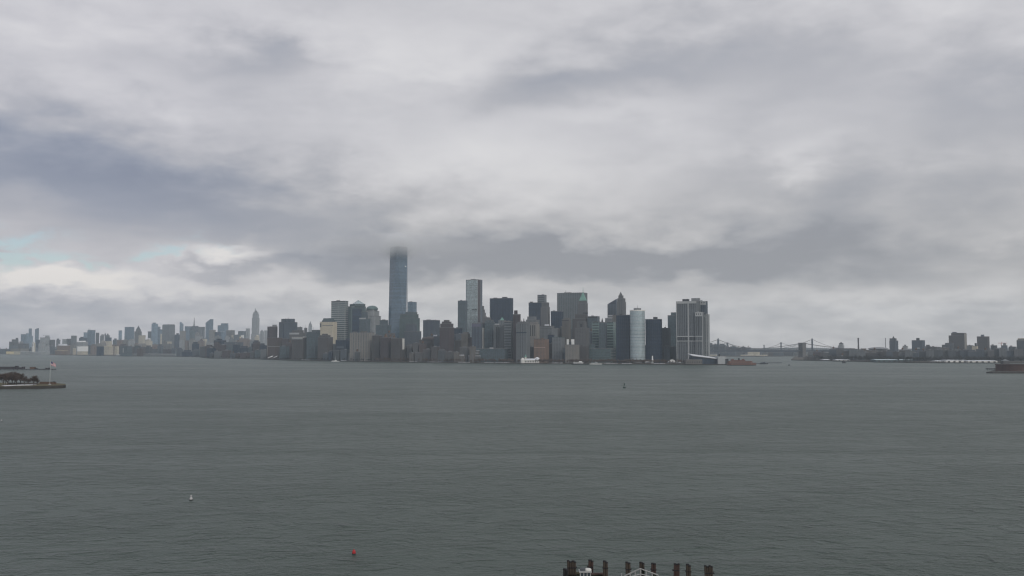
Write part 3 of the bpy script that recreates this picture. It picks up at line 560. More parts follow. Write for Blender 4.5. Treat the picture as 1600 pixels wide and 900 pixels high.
def infill(xa, xb, ya, yb, k, sty, wlo=8, whi=16, where='behind', lm=LM, Df=None, nm='mid_rise_block', grp='infill blocks between the towers', detail=True):
    x = xa
    while x < xb:
        wd = random.uniform(wlo, whi); y = random.uniform(ya, yb); s = random.choice(sty); xm = x + wd / 2
        D = (Df or shoreD)(xm) + k + random.uniform(-25, 25)
        near = min(lm, key=lambda l: abs(l[0] - xm))[1]; feat = random.choice(['flat roof', 'roof plant', 'water tank', 'stepped top'])
        size = 'narrow' if wd < wlo + (whi - wlo) * .33 else ('broad' if wd > wlo + (whi - wlo) * .7 else 'mid-width')
        kw = {}
        if feat == 'roof plant': kw['boxes'] = [(x + wd * .3, x + wd * .65, y - 1.6)]
        if feat == 'water tank': kw['tank'] = x + wd * .5
        if feat == 'stepped top': kw['tiers'] = [(x + wd * .15, x + wd * .8, y - 2.2)]
        lab = f'{size} {PALW[s]} block with {feat} {where} {near}'
        if lab in USED: lab = lab.replace(' block', ' taller block' if y < USED[lab] else ' shorter block', 1)
        USED.setdefault(lab, y)
        building(nm, lab, x, x + wd, y, D, s, group=grp, detail=detail, **kw)
        x += wd * random.uniform(.8, 1.0)
MIX = ['grid_brick', 'grid_brown', 'grid_tan', 'grid_grey', 'grid_stone', 'grid_slate', 'grid_dk', 'cur_teal']
DKM = ['grid_brown', 'grid_dk', 'grid_slate', 'grid_maroon', 'grid_stone']
infill(440, 560, 531, 541, 170, DKM, where='deep behind')
infill(583, 665, 533, 545, 110, ['grid_brown', 'grid_maroon', 'grid_stone', 'grid_brick'], 7, 13, where='in the park near')
infill(640, 735, 541, 552, 45, ['grid_brown', 'grid_stone', 'grid_tan', 'grid_dk'], 9, 18, where='on the promenade near')
infill(660, 765, 521, 534, 330, MIX, where='inland from')
infill(762, 800, 505, 520, 430, ['grid_grey', 'grid_slate', 'cur_teal'], 9, 14, where='inland from')
infill(800, 925, 508, 522, 500, ['grid_grey', 'grid_stone', 'grid_slate', 'grid_tan', 'grid_dk'], 8, 14, where='far inland from')
infill(805, 890, 534, 545, 140, ['grid_brown', 'grid_dk', 'grid_stone', 'grid_slate'], 8, 14, where='low in front of')
infill(918, 990, 512, 524, 330, ['grid_slate', 'grid_dk', 'cur_teal'], 9, 15, where='inland from')
infill(985, 1060, 538, 552, 200, ['grid_dk', 'grid_slate', 'grid_brown'], 8, 14, where='low behind')
infill(505, 560, 545, 553, 35, ['cur_navy', 'grid_dk', 'grid_slate'], 8, 15, where='at the quay before')
# ---- dark low quarter up the river
UPR = [(300, 'the long river pier'), (345, 'the dark bluff of blocks'), (399, 'the spired stone skyscraper')]
infill(276, 335, 541, 550, 60, ['grid_slate', 'grid_dk', 'cur_navy'], 8, 18, 'on the river near', UPR, nm='warehouse', grp='dark river warehouses')
infill(300, 420, 536, 546, 260, ['grid_slate', 'grid_dk', 'cur_navy', 'cur_teal', 'grid_maroon'], 7, 15, 'behind the quay near', UPR, nm='warehouse', grp='dark river warehouses')
infill(328, 420, 545, 553, 40, ['grid_slate', 'grid_grey', 'grid_dk', 'grid_maroon', 'cur_teal'], 7, 15, 'along the quay near', UPR, nm='warehouse', grp='dark river warehouses')
building('warehouse', 'dark blue stepped block with peaked plant on river quarter', 334, 353, 532, W(345, 330), 'cur_navy', tiers=[(338, 347, 529.5)])
building('warehouse', 'charcoal slab next to dark blue stepped block', 350, 380, 535, W(365, 330), 'grid_slate', tank=372)
building('warehouse', 'navy block with pyramid-stepped roof below spired skyscraper', 393, 409, 537, W(400, 330), 'cur_navy', tiers=[(395, 406, 534), (397, 404, 532)])
# ---- midtown and the far river bank, hazy
FAR = 8000
def far(name, label, x0, x1, yt, sty, D=FAR, **kw): return building(name, label, x0, x1, yt, D, sty, **kw)
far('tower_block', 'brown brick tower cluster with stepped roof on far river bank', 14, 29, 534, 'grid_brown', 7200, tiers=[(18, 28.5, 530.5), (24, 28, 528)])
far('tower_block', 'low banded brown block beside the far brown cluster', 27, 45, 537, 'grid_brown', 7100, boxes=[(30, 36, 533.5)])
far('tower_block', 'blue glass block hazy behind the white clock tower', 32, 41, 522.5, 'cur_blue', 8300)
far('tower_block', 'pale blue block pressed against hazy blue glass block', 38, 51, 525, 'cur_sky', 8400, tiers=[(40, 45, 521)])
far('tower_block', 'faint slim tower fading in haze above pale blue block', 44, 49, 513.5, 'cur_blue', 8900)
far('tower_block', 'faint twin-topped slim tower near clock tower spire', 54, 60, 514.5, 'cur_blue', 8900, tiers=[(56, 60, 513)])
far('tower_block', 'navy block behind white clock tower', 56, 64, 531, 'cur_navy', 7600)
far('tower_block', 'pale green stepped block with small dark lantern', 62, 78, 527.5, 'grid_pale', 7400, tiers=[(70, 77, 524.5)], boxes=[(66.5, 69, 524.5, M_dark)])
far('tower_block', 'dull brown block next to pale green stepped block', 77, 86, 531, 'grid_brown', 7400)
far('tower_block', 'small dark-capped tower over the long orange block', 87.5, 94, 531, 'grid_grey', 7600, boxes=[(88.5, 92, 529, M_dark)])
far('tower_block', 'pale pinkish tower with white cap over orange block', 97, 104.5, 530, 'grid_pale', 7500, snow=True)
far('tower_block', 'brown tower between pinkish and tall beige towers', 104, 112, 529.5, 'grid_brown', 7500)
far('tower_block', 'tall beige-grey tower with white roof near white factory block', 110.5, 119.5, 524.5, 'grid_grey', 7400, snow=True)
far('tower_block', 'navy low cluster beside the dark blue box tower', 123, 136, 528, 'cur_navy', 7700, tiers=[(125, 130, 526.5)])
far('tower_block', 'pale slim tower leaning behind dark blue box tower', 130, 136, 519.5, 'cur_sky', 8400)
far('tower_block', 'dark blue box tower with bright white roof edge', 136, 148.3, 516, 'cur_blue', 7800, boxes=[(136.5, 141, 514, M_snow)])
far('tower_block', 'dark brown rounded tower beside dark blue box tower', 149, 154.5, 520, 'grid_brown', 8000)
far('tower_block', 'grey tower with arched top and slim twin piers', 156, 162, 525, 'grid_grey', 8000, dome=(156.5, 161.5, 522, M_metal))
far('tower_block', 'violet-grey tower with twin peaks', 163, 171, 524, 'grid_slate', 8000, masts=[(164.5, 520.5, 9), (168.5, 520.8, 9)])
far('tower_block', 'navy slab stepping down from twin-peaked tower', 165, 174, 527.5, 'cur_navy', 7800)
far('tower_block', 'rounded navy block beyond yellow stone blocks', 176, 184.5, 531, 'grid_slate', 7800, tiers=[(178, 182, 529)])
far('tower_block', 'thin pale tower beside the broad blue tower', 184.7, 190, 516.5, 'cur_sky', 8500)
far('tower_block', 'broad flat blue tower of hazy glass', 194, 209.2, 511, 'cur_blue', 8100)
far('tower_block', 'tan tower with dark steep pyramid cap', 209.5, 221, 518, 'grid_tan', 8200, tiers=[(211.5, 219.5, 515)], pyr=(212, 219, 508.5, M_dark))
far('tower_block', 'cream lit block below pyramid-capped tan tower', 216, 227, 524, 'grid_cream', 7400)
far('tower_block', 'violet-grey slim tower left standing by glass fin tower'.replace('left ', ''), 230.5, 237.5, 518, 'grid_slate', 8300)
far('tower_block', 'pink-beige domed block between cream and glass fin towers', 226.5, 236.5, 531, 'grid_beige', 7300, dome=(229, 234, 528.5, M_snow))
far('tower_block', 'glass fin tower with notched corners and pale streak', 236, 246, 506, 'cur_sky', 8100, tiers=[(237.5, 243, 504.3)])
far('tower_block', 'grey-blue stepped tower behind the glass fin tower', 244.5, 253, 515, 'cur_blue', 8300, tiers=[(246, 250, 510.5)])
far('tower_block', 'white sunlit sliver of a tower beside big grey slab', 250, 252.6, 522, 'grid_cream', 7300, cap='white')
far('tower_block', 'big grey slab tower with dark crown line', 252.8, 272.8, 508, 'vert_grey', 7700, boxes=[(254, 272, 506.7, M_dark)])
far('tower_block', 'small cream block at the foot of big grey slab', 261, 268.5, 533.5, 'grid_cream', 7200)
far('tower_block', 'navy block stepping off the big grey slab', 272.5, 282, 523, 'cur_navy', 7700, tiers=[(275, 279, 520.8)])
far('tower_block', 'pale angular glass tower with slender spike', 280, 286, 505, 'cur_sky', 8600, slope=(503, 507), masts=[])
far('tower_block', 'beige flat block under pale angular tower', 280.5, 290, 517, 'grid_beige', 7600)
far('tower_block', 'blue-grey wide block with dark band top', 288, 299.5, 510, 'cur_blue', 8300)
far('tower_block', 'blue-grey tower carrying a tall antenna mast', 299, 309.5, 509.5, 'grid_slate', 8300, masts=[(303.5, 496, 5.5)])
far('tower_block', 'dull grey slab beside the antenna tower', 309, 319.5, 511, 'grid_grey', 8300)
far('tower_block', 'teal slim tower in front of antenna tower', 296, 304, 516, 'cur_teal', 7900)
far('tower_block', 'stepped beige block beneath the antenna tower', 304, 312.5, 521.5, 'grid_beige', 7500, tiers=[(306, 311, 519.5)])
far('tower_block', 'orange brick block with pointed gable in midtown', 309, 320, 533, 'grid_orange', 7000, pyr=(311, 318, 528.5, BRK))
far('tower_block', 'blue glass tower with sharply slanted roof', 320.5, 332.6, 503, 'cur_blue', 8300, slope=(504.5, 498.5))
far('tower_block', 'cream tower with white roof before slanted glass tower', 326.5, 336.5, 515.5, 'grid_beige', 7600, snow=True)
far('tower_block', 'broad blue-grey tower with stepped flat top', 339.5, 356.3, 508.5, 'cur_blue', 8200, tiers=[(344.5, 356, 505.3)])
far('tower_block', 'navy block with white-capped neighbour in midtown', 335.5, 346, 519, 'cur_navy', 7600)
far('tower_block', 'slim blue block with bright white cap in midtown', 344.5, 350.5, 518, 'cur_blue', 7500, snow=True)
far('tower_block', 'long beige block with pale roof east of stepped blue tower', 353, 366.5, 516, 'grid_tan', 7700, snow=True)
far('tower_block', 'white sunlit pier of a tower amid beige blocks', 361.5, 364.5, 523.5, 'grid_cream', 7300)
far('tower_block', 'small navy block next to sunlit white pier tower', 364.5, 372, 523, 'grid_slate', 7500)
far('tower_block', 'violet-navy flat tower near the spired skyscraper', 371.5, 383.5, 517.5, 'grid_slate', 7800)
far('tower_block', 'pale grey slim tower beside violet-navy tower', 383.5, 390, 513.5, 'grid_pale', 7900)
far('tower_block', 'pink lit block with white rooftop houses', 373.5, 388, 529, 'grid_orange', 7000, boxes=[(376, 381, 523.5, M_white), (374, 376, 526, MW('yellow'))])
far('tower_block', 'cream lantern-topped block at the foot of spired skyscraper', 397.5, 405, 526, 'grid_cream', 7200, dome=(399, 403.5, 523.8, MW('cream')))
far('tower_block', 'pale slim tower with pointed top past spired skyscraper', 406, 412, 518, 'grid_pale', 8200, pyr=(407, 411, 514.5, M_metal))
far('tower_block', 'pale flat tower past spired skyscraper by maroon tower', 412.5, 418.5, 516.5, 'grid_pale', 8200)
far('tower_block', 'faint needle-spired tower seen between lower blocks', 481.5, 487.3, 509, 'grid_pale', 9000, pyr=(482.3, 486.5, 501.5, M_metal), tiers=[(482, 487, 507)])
r, fp, zt = far('spired_skyscraper', 'pale stone setback skyscraper tapering to a mast', 391.5, 406, 522, 'vert_pale', 7971, tiers=[(392.8, 404.8, 497), (393.8, 404, 491), (394.8, 403, 488.3)], masts=[(399, 481.5, 8, M_metal)], pyr=(396.5, 401.5, 485, M_metal, .6))
c_ = at(282.5, 498, 8640); b = MB(); b.tube((c_[0], 8640, zat(506, 8640)), c_, 6, .6, 5)
# low sunlit blocks of the west side
WS = [(20, 'the yellow pier shed'), (52, 'the white clock tower'), (100, 'the orange brick terminal'), (128, 'the white factory block'), (168, 'the yellow stone blocks'), (200, 'the broad blue tower'), (262, 'the big grey slab'), (310, 'the antenna tower'), (380, 'the pink lit block')]
def DF(k): return lambda px: k
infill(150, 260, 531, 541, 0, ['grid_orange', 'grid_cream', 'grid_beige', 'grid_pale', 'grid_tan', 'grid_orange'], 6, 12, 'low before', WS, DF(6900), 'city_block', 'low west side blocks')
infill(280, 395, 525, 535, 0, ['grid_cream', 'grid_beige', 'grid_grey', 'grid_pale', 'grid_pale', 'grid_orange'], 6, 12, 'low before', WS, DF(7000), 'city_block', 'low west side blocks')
infill(186, 272, 540, 546, 0, ['grid_slate', 'grid_dk', 'grid_maroon', 'cur_navy', 'grid_brick'], 8, 15, 'near the river before', WS, DF(5600), 'city_block', 'low west side blocks')
infill(60, 150, 536, 546, 0, ['grid_beige', 'grid_slate', 'grid_orange', 'grid_pale'], 7, 13, 'along the street beside', WS, DF(6700), 'city_block', 'low west side blocks')
infill(-6, 60, 540, 546, 0, ['grid_slate', 'grid_brown', 'grid_dk'], 9, 16, 'behind', WS, DF(6900), 'city_block', 'low west side blocks')
building('terminal_block', 'orange brick terminal with bright white roof on far pier', 89, 109.5, 540, 6300, 'grid_orange', snow=True, boxes=[(91, 105, 537.5, M_snow)])
building('pier_building', 'low yellow-orange building in front of the brick terminal', 86, 106, 548, 6050, 'grid_orange', cap='yellow')
building('factory_block', 'grey-green block with dazzling white lower front', 119, 137, 534.5, 6250, 'grid_pale', snow=True, boxes=[(121, 134, 532.5, M_white)])
building('factory_block', 'dazzling white low front before grey-green block', 121, 137.5, 541.5, 6050, 'grid_cream', cap='white', strips=[(0, 0, 1, 541.5, 549, M_white, 1.5, 'white_front'), (1, 0, 1, 541.5, 549, M_white, 1.5, 'white_front')])
building('pier_building', 'tiny white hut near the dazzling white front', 114, 119, 544.5, 6100, 'grid_cream', cap='white')
building('warehouse', 'dark navy waterfront block before domed beige hall', 151, 162.5, 541.5, 5500, 'cur_navy')
building('hall', 'domed beige hall with white lantern above dark waterfront block', 151, 166, 537, 6700, 'grid_beige', dome=(154, 162, 531.5, MW('beige')))
building('city_block', 'yellow stone block beside the dark navy waterfront block', 162, 177, 541, 6100, 'grid_cream', cap='yellow')
building('city_block', 'bright white and orange block past yellow stone block', 179, 186.5, 541, 6200, 'grid_cream', cap='orange')
building('warehouse', 'dark teal waterfront block with pale central stripe', 188, 206.5, 541, 5150, 'cur_teal', strips=[(0, .4, .52, 544, 551, MW('pale'), 1.2)])
building('vent_tower', 'square brown brick shaft standing on the river pier', 214.5, 224, 544.5, 5000, 'grid_brick')
building('pier_shed', 'cream pier shed with long lit wall', 10, 32.5, 549, 6150, 'grid_cream', cap='tan', strips=[(0, 0, 1, 549.3, 552.8, MW('yellow'), 1.2, 'painted_lit_wall')])  # yellow strip along the front paints the wall as sunlit
building('pier_shed', 'pale stone pier building behind the cream shed', 17, 45, 544.8, 6350, 'grid_beige')
building('pier_shed', 'white ferry house at the foot of clock tower', 32, 49, 549.5, 6000, 'grid_pale', snow=True)
building('pier_shed', 'long pale shed with snowy roof beyond clock tower', 49, 78, 550, 5950, 'grid_pale', snow=True)
building('pier_shed', 'pale green head house on long snowy shed', 70, 77.5, 542.5, 6050, 'grid_pale', snow=True)
building('pier_shed', 'white-roofed pier shed at the river bend', 182, 194, 554.3, W(188, 15), 'grid_pale', snow=True)
building('pier_shed', 'long grey river pier shed with open bays', 195, 276, 553.6, W(235, 20), 'grid_grey', cap='pale', edge=274)
r, fp, zt = building('clock_tower', 'white clock tower with arched belfry and spire on far pier', 50, 55.2, 535.5, 6000, 'grid_cream', cap='white', pyr=(50.6, 54.6, 531.5, M_snow), masts=[(52.6, 527.5, 2.5, M_white)], strips=[(0, .3, .7, 537, 541, M_dark, 1.2, 'belfry_opening'), (0, 0, .3, 536, 553, M_white, .9, 'white_pier'), (0, .7, 1, 536, 553, M_white, .9, 'white_pier')])
# ================================================================ EAST RIVER AND BROOKLYN
M_steel = mat('bridge_steel', (.07, .085, .105), .7, .3, .2)
M_gran = mat('bridge_granite', (.13, .125, .12), .9, .2, .25, scale=.05)
M_cable = mat('bridge_cable', (.12, .12, .125), .7, .3, .1)
def cable(name, parent, pts, r_):
    b = MB()
    for p, q in zip(pts, pts[1:]): b.tube(p, q, r_, r_, 5)
    return b.build(name, M_cable, parent)
def lerp(a, b_, t): return tuple(x + (y - x) * t for x, y in zip(a, b_))
def catenary(a, b_, sag, n_=16): return [tuple(v if i < 2 else v - sag * 4 * t * (1 - t) for i, v in enumerate(lerp(a, b_, t))) for t in [k / n_ for k in range(n_ + 1)]]
# stone suspension bridge
T2 = (xr(1253.5) * 4356, 4356.0); T1 = (770.0, 4290.0)
L = sqrt((T2[0] - T1[0]) ** 2 + (T2[1] - T1[1]) ** 2); ux, uy = (T2[0] - T1[0]) / L, (T2[1] - T1[1]) / L; nx, ny = -uy, ux
def bp_(t, o): return (T1[0] + ux * t + nx * o, T1[1] + uy * t + ny * o)
r = root('stone_suspension_bridge', 'old suspension bridge with stone arch tower and swooping cables', 'bridge', (T2[0], T2[1], 0))
zt_ = zat(535.5, 4356); zd = zat(546.8, 4356)
for T in (L, 0.0):
    b = MB()
    for o in (-18, 0, 18): b.prism([bp_(T - 8, o - 4.5), bp_(T + 8, o - 4.5), bp_(T + 8, o + 4.5), bp_(T - 8, o + 4.5)], -3, zt_ - 12)
    b.prism([bp_(T - 8.6, -22.6), bp_(T + 8.6, -22.6), bp_(T + 8.6, 22.6), bp_(T - 8.6, 22.6)], zt_ - 13, zt_ - 2)
    for o in (-9, 9):
        for sgn in (-1, 1):                                # pointed arch haunches
            b.prism([bp_(T - 7.8, o + sgn * 4.6), bp_(T + 7.8, o + sgn * 4.6), bp_(T + 7.8, o + sgn * 1.6), bp_(T - 7.8, o + sgn * 1.6)], zt_ - 18, zt_ - 12.5)
    b.prism([bp_(T - 9.5, -23.5), bp_(T + 9.5, -23.5), bp_(T + 9.5, 23.5), bp_(T - 9.5, 23.5)], -3, 8)
    b.prism([bp_(T - 8.3, -22.3), bp_(T + 8.3, -22.3), bp_(T + 8.3, 22.3), bp_(T - 8.3, 22.3)], 7, zd - 4)
    tw = b.build('stone_tower', M_gran, r)
    b = MB(); b.prism([bp_(T - 9.6, -23.6), bp_(T + 9.6, -23.6), bp_(T + 9.6, 23.6), bp_(T - 9.6, 23.6)], zt_ - 2, zt_); b.build('cornice', M_gran, tw)
b = MB(); b.prism([bp_(-250, -13), bp_(L + 330, -13), bp_(L + 330, 13), bp_(-250, 13)], zd - 4.5, zd); b.build('deck', M_steel, r)
b = MB()
for o in (-13, 13):
    b.prism([bp_(-250, o - .4), bp_(L + 330, o - .4), bp_(L + 330, o + .4), bp_(-250, o + .4)], zd + 4.2, zd + 5)
    for k in range(74):
        t = -250 + k * (L + 580) / 73; q = bp_(t, o); b.tube((q[0], q[1], zd), (q[0], q[1], zd + 4.6), .3, .3, 4)
b.build('stiffening_truss', M_steel, r, 'stuff')
for o in (-12, -4, 4, 12):
    A = bp_(0, o) + (zt_ - 1,); Bq = bp_(L, o) + (zt_ - 1,); C0 = bp_(-250, o) + (zd + 1,); C1 = bp_(L + 285, o) + (zd + 1,)
    cable('main_cable', r, catenary(A, Bq, zt_ - zd - 6), .55); cable('side_cable', r, catenary(Bq, C1, 5), .55); cable('side_cable', r, catenary(A, C0, 5), .55)
b = MB()
for o in (-12, 12):
    cs = catenary(bp_(0, o) + (zt_ - 1,), bp_(L, o) + (zt_ - 1,), zt_ - zd - 6, 60)
    for q in cs[1:-1]: b.tube((q[0], q[1], zd), q, .12, .12, 3)
    cs = catenary(bp_(L, o) + (zt_ - 1,), bp_(L + 285, o) + (zd + 1,), 5, 32)
    for q in cs[1:-1]: b.tube((q[0], q[1], zd), q, .12, .12, 3)
b.build('suspenders', M_cable, r, 'stuff')
b = MB()
for k in range(8):
    q = bp_(L + 60 + k * 35, 0); b.prism([bp_(L + 58 + k * 35, -12), bp_(L + 62 + k * 35, -12), bp_(L + 62 + k * 35, 12), bp_(L + 58 + k * 35, 12)], 0, zd - 4)
b.build('approach_piers', M_gran, r, 'stuff')
# steel suspension bridge
def steelbridge(label, xa, Da, xb, Db, ytop, ydeck, wid, ext, nm, head=False, dk=7):
    A = (xr(xa) * Da, Da); Bp = (xr(xb) * Db, Db); L = sqrt((Bp[0] - A[0]) ** 2 + (Bp[1] - A[1]) ** 2); ux, uy = (Bp[0] - A[0]) / L, (Bp[1] - A[1]) / L; nx, ny = -uy, ux
    P = lambda t, o: (A[0] + ux * t + nx * o, A[1] + uy * t + ny * o)
    r = root(nm, label, 'bridge', (A[0], A[1], 0)); zt = zat(ytop, Da); zd = zat(ydeck, Da)
    for T in (0, L):
        b = MB()
        for o in (-wid, wid):
            b.prism([P(T - 4, o - 2.6), P(T + 4, o - 2.6), P(T + 4, o + 2.6), P(T - 4, o + 2.6)], 0, zt)
        for z in (zd + 8, (zd + zt) / 2, zt - 5):
            b.prism([P(T - 2, -wid), P(T + 2, -wid), P(T + 2, wid), P(T - 2, wid)], z, z + 3.2)
        zz = [zd + 10, (zd + zt) / 2, zt - 4]
        for z0_, z1_ in zip(zz, zz[1:]):
            for s_ in (-1, 1): b.tube(P(T, -wid * s_) + (z0_,), P(T, wid * s_) + (z1_,), 1.0, 1.0, 4)
        tw = b.build('steel_tower', M_steel, r)
        b = MB()
        if head: b.prism([P(T - 6, -wid - 5), P(T + 6, -wid - 5), P(T + 6, wid + 5), P(T - 6, wid + 5)], zt, zt + 4)
        else:
            for o in (-wid, wid): b.lathe(P(T, o)[0], P(T, o)[1], [(2.4, zt), (2.4, zt + 3), (.3, zt + 7)], 8)
        b.build('tower_head', M_steel, tw)
    b = MB(); b.prism([P(-ext, -wid), P(L + ext, -wid), P(L + ext, wid), P(-ext, wid)], zd - dk, zd); b.build('deck', M_steel, r)
    for o in (-wid, wid):
        a_, b_2 = P(0, o) + (zt,), P(L, o) + (zt,)
        cable('main_cable', r, catenary(a_, b_2, zt - zd - 4), .75); cable('side_cable', r, catenary(a_, P(-ext, o) + (zd,), 7), .75); cable('side_cable', r, catenary(b_2, P(L + ext * .75, o) + (zd,), 9), .75)
    b = MB()
    for o in (-wid, wid):
        for q in catenary(P(0, o) + (zt,), P(L, o) + (zt,), zt - zd - 4, 44)[1:-1]: b.tube((q[0], q[1], zd), q, .14, .14, 3)
    b.build('suspenders', M_cable, r, 'stuff')
    b = MB()
    for k in range(6): b.prism([P(L + 40 + k * 40, -wid), P(L + 44 + k * 40, -wid), P(L + 44 + k * 40, wid), P(L + 40 + k * 40, wid)], 0, zd - dk)
    b.build('approach_piers', M_steel, r, 'stuff')
    return r
steelbridge('dark steel suspension bridge with slim towers behind the stone bridge', 1122.3, 4960, 1269.2, 4820, 530.5, 547.5, 9, 230, 'steel_suspension_bridge')
steelbridge('faint distant bridge with broad lattice towers far up the river', 1136.5, 6600, 1220.5, 6500, 536, 547.3, 16, 330, 'lattice_tower_bridge', True, 8)
# far bank of the river
EB = [(1120, 'the slim steel bridge tower'), (1150, 'the bridge deck'), (1194, 'the lone chimney'), (1230, 'the lattice bridge tower')]
infill(1106, 1128, 537.5, 540, 0, ['grid_slate', 'grid_dk'], 8, 12, 'across the river by', EB, DF(5600), 'housing_block', 'housing blocks on the far river bank')
infill(1126, 1166, 541, 544, 0, ['grid_slate', 'grid_dk', 'grid_maroon'], 6, 12, 'across the river by', EB, DF(5800), 'housing_block', 'housing blocks on the far river bank')
infill(1110, 1250, 550, 553.5, 0, ['grid_slate', 'grid_grey', 'grid_tan', 'grid_dk'], 9, 18, 'at the water below', EB, DF(5400), 'housing_block', 'housing blocks on the far river bank')
infill(1160, 1250, 546.5, 549, 0, ['grid_slate', 'grid_grey', 'grid_dk'], 9, 16, 'past', EB, DF(7000), 'housing_block', 'housing blocks on the far river bank')
building('river_shed', 'long white-walled shed at the water under the bridges', 1157, 1178, 556.2, 5150, 'grid_cream', cap='white', detail=False)
building('river_shed', 'bright cream shed end at the water beside long white shed', 1182, 1199, 555, 5150, 'grid_cream', cap='white', detail=False)
building('river_shed', 'white river shed near the great grey tower', 1109, 1121, 554.5, 5150, 'grid_cream', cap='white', detail=False)
building('river_shed', 'white gabled warehouse glimpsed beneath the bridge deck', 1168, 1187, 549.6, 5300, 'grid_cream', cap='white', detail=False)
def chimney(x, yt, D, w_, label, m_):
    c_ = at(x, yt, D); b = MB(); b.tube((c_[0], D, 1), (c_[0], D, c_[2]), w_ * 1.15, w_ * .85, 10); rr = root('chimney', label, 'chimney', (c_[0], D, 1)); b.build('shaft', m_, rr)
    b = MB(); b.tube((c_[0], D, c_[2] - 4), (c_[0], D, c_[2] + .5), w_ * 1.02, w_ * 1.02, 10); b.build('cap', M_dark, rr)
chimney(1193.8, 539, 5900, 3.4, 'lone dark chimney rising beyond the bridge deck', MW('slate'))
chimney(1341, 528.3, 4300, 3.4, 'tall red-brown chimney stack beside the clock tower block', MW('maroon'))
chimney(1383.5, 528.3, 4600, 1.4, 'thin dark chimney behind the low domed hall', MW('brown'))
# Brooklyn
BR = [(1253, 'the stone bridge tower'), (1313, 'the pyramid-capped clock tower'), (1341, 'the tall red chimney'), (1374, 'the low domed hall'), (1399, 'the peaked grey tower'), (1435, 'the squat-capped tower'), (1497, 'the big stepped tower'), (1537, 'the notched brown tower'), (1575, 'the round fort')]
BST = ['grid_slate', 'grid_brown', 'grid_grey', 'grid_dk', 'grid_stone', 'grid_maroon']
building('clock_tower_block', 'pale tower with dark pyramid cap above warehouse roofs', 1309.5, 1319, 540.5, 4500, 'grid_pale', tiers=[(1311, 1318, 537.6)], pyr=(1310.5, 1318.5, 534.3, M_dark), th=radians(28))
building('warehouse', 'broad grey warehouse under the pyramid-capped tower', 1298, 1336, 544.5, 4450, 'grid_grey', th=radians(28))
infill(1296, 1350, 545.5, 549, 130, BST, 8, 15, 'inland by', BR, brookD, 'brooklyn_block', 'low blocks on the far shore')
infill(1262, 1300, 549, 553, 330, BST, 8, 15, 'under the bridge near', BR, brookD, 'brooklyn_block', 'low blocks on the far shore')
infill(1255, 1320, 556.5, 559.5, 60, ['grid_brown', 'grid_slate', 'grid_tan'], 8, 16, 'at the water by', BR, brookD, 'brooklyn_block', 'low blocks on the far shore')
infill(1335, 1365, 546, 551, 250, ['grid_tan', 'grid_brown', 'grid_stone'], 7, 13, 'in front of', BR, brookD, 'brooklyn_block', 'low blocks on the far shore')
building('hall', 'long low hall with shallow domed roof', 1358, 1391, 546, 4300, 'grid_pale', dome=(1359, 1390, 542.3, M_metal), th=radians(30), asp=.5)
building('apartment_tower', 'grey tower with small pointed peak and sloping shoulder', 1390, 1408.5, 532.5, 4000, 'grid_slate', th=radians(34), edge=1399, tiers=[(1390.5, 1401, 529)], pyr=(1394.5, 1398.5, 524.8, M_dark))
building('apartment_tower', 'squat-capped grey tower standing among low roofs', 1425, 1445.3, 532, 4000, 'grid_slate', th=radians(34), edge=1441, boxes=[(1432, 1437.3, 528, M_dark)], strips=[(0, .5, .75, 543, 545, MW('pale'), .9)])
building('apartment_block', 'small pale turreted block between two grey towers', 1410.5, 1418.5, 541, 4000, 'grid_pale', th=radians(34), boxes=[(1413, 1416, 538.5)])
infill(1446, 1476, 540, 545, 420, ['grid_brown', 'grid_grey', 'grid_tan', 'grid_stone'], 7, 13, 'among the roofs near', BR, brookD, 'brooklyn_block', 'low blocks on the far shore')
building('apartment_block', 'dark stepped block leaning on the big stepped tower', 1472, 1490, 539, 3900, 'grid_dk', th=radians(34), tiers=[(1477, 1490, 536.3)])
building('apartment_tower', 'big stepped mauve-grey tower with pale end wall', 1483, 1510.7, 524.5, 3950, 'grid_brown', th=radians(36), edge=1507, tiers=[(1487, 1510, 520.5)], boxes=[(1488.5, 1496, 518.6, MW('slate'))], strips=[(1, 0, 1, 521, 545, MW('beige'), .9, 'pale_end_wall')])
building('apartment_block', 'pale twin-banded block beside the big stepped tower', 1511, 1521, 540, 3900, 'grid_grey', th=radians(36))
building('apartment_block', 'cream narrow block with dark chimney head', 1519, 1528, 541, 3850, 'grid_cream', th=radians(36), boxes=[(1523, 1526.5, 536, M_dark)])
building('apartment_tower', 'notched brown-grey tower with central roof box', 1527, 1546.3, 526, 3950, 'grid_brown', th=radians(36), edge=1543, boxes=[(1533, 1538.5, 522.8, MW('slate'))])
building('apartment_block', 'dark pair-topped block beyond notched tower', 1548, 1558, 540, 3900, 'grid_dk', th=radians(36), boxes=[(1549.5, 1553, 538)])
building('apartment_block', 'grey block with square head behind fort trees', 1564.5, 1574, 540, 3900, 'grid_slate', th=radians(36), boxes=[(1567.5, 1572, 536)])
building('apartment_block', 'dark block with low head close to picture-edge tower'.replace('picture-edge', 'cream-capped'), 1576.5, 1588, 542, 3900, 'grid_dk', th=radians(36), boxes=[(1578, 1582, 540)])
building('apartment_tower', 'cream-capped dark tower rising behind the round fort', 1589, 1612, 531.5, 3900, 'grid_dk', th=radians(38), edge=1606, tiers=[(1591, 1611, 529)], cap='cream')
infill(1345, 1425, 549, 553, 170, ['grid_slate', 'grid_dk', 'grid_brown', 'grid_grey'], 8, 15, 'on the bluff by', BR, brookD, 'brooklyn_block', 'low blocks on the far shore')
infill(1405, 1610, 545.5, 549.5, 300, ['grid_slate', 'grid_dk', 'grid_brown', 'grid_stone', 'grid_grey'], 8, 15, 'on the bluff by', BR, brookD, 'brooklyn_block', 'low blocks on the far shore')
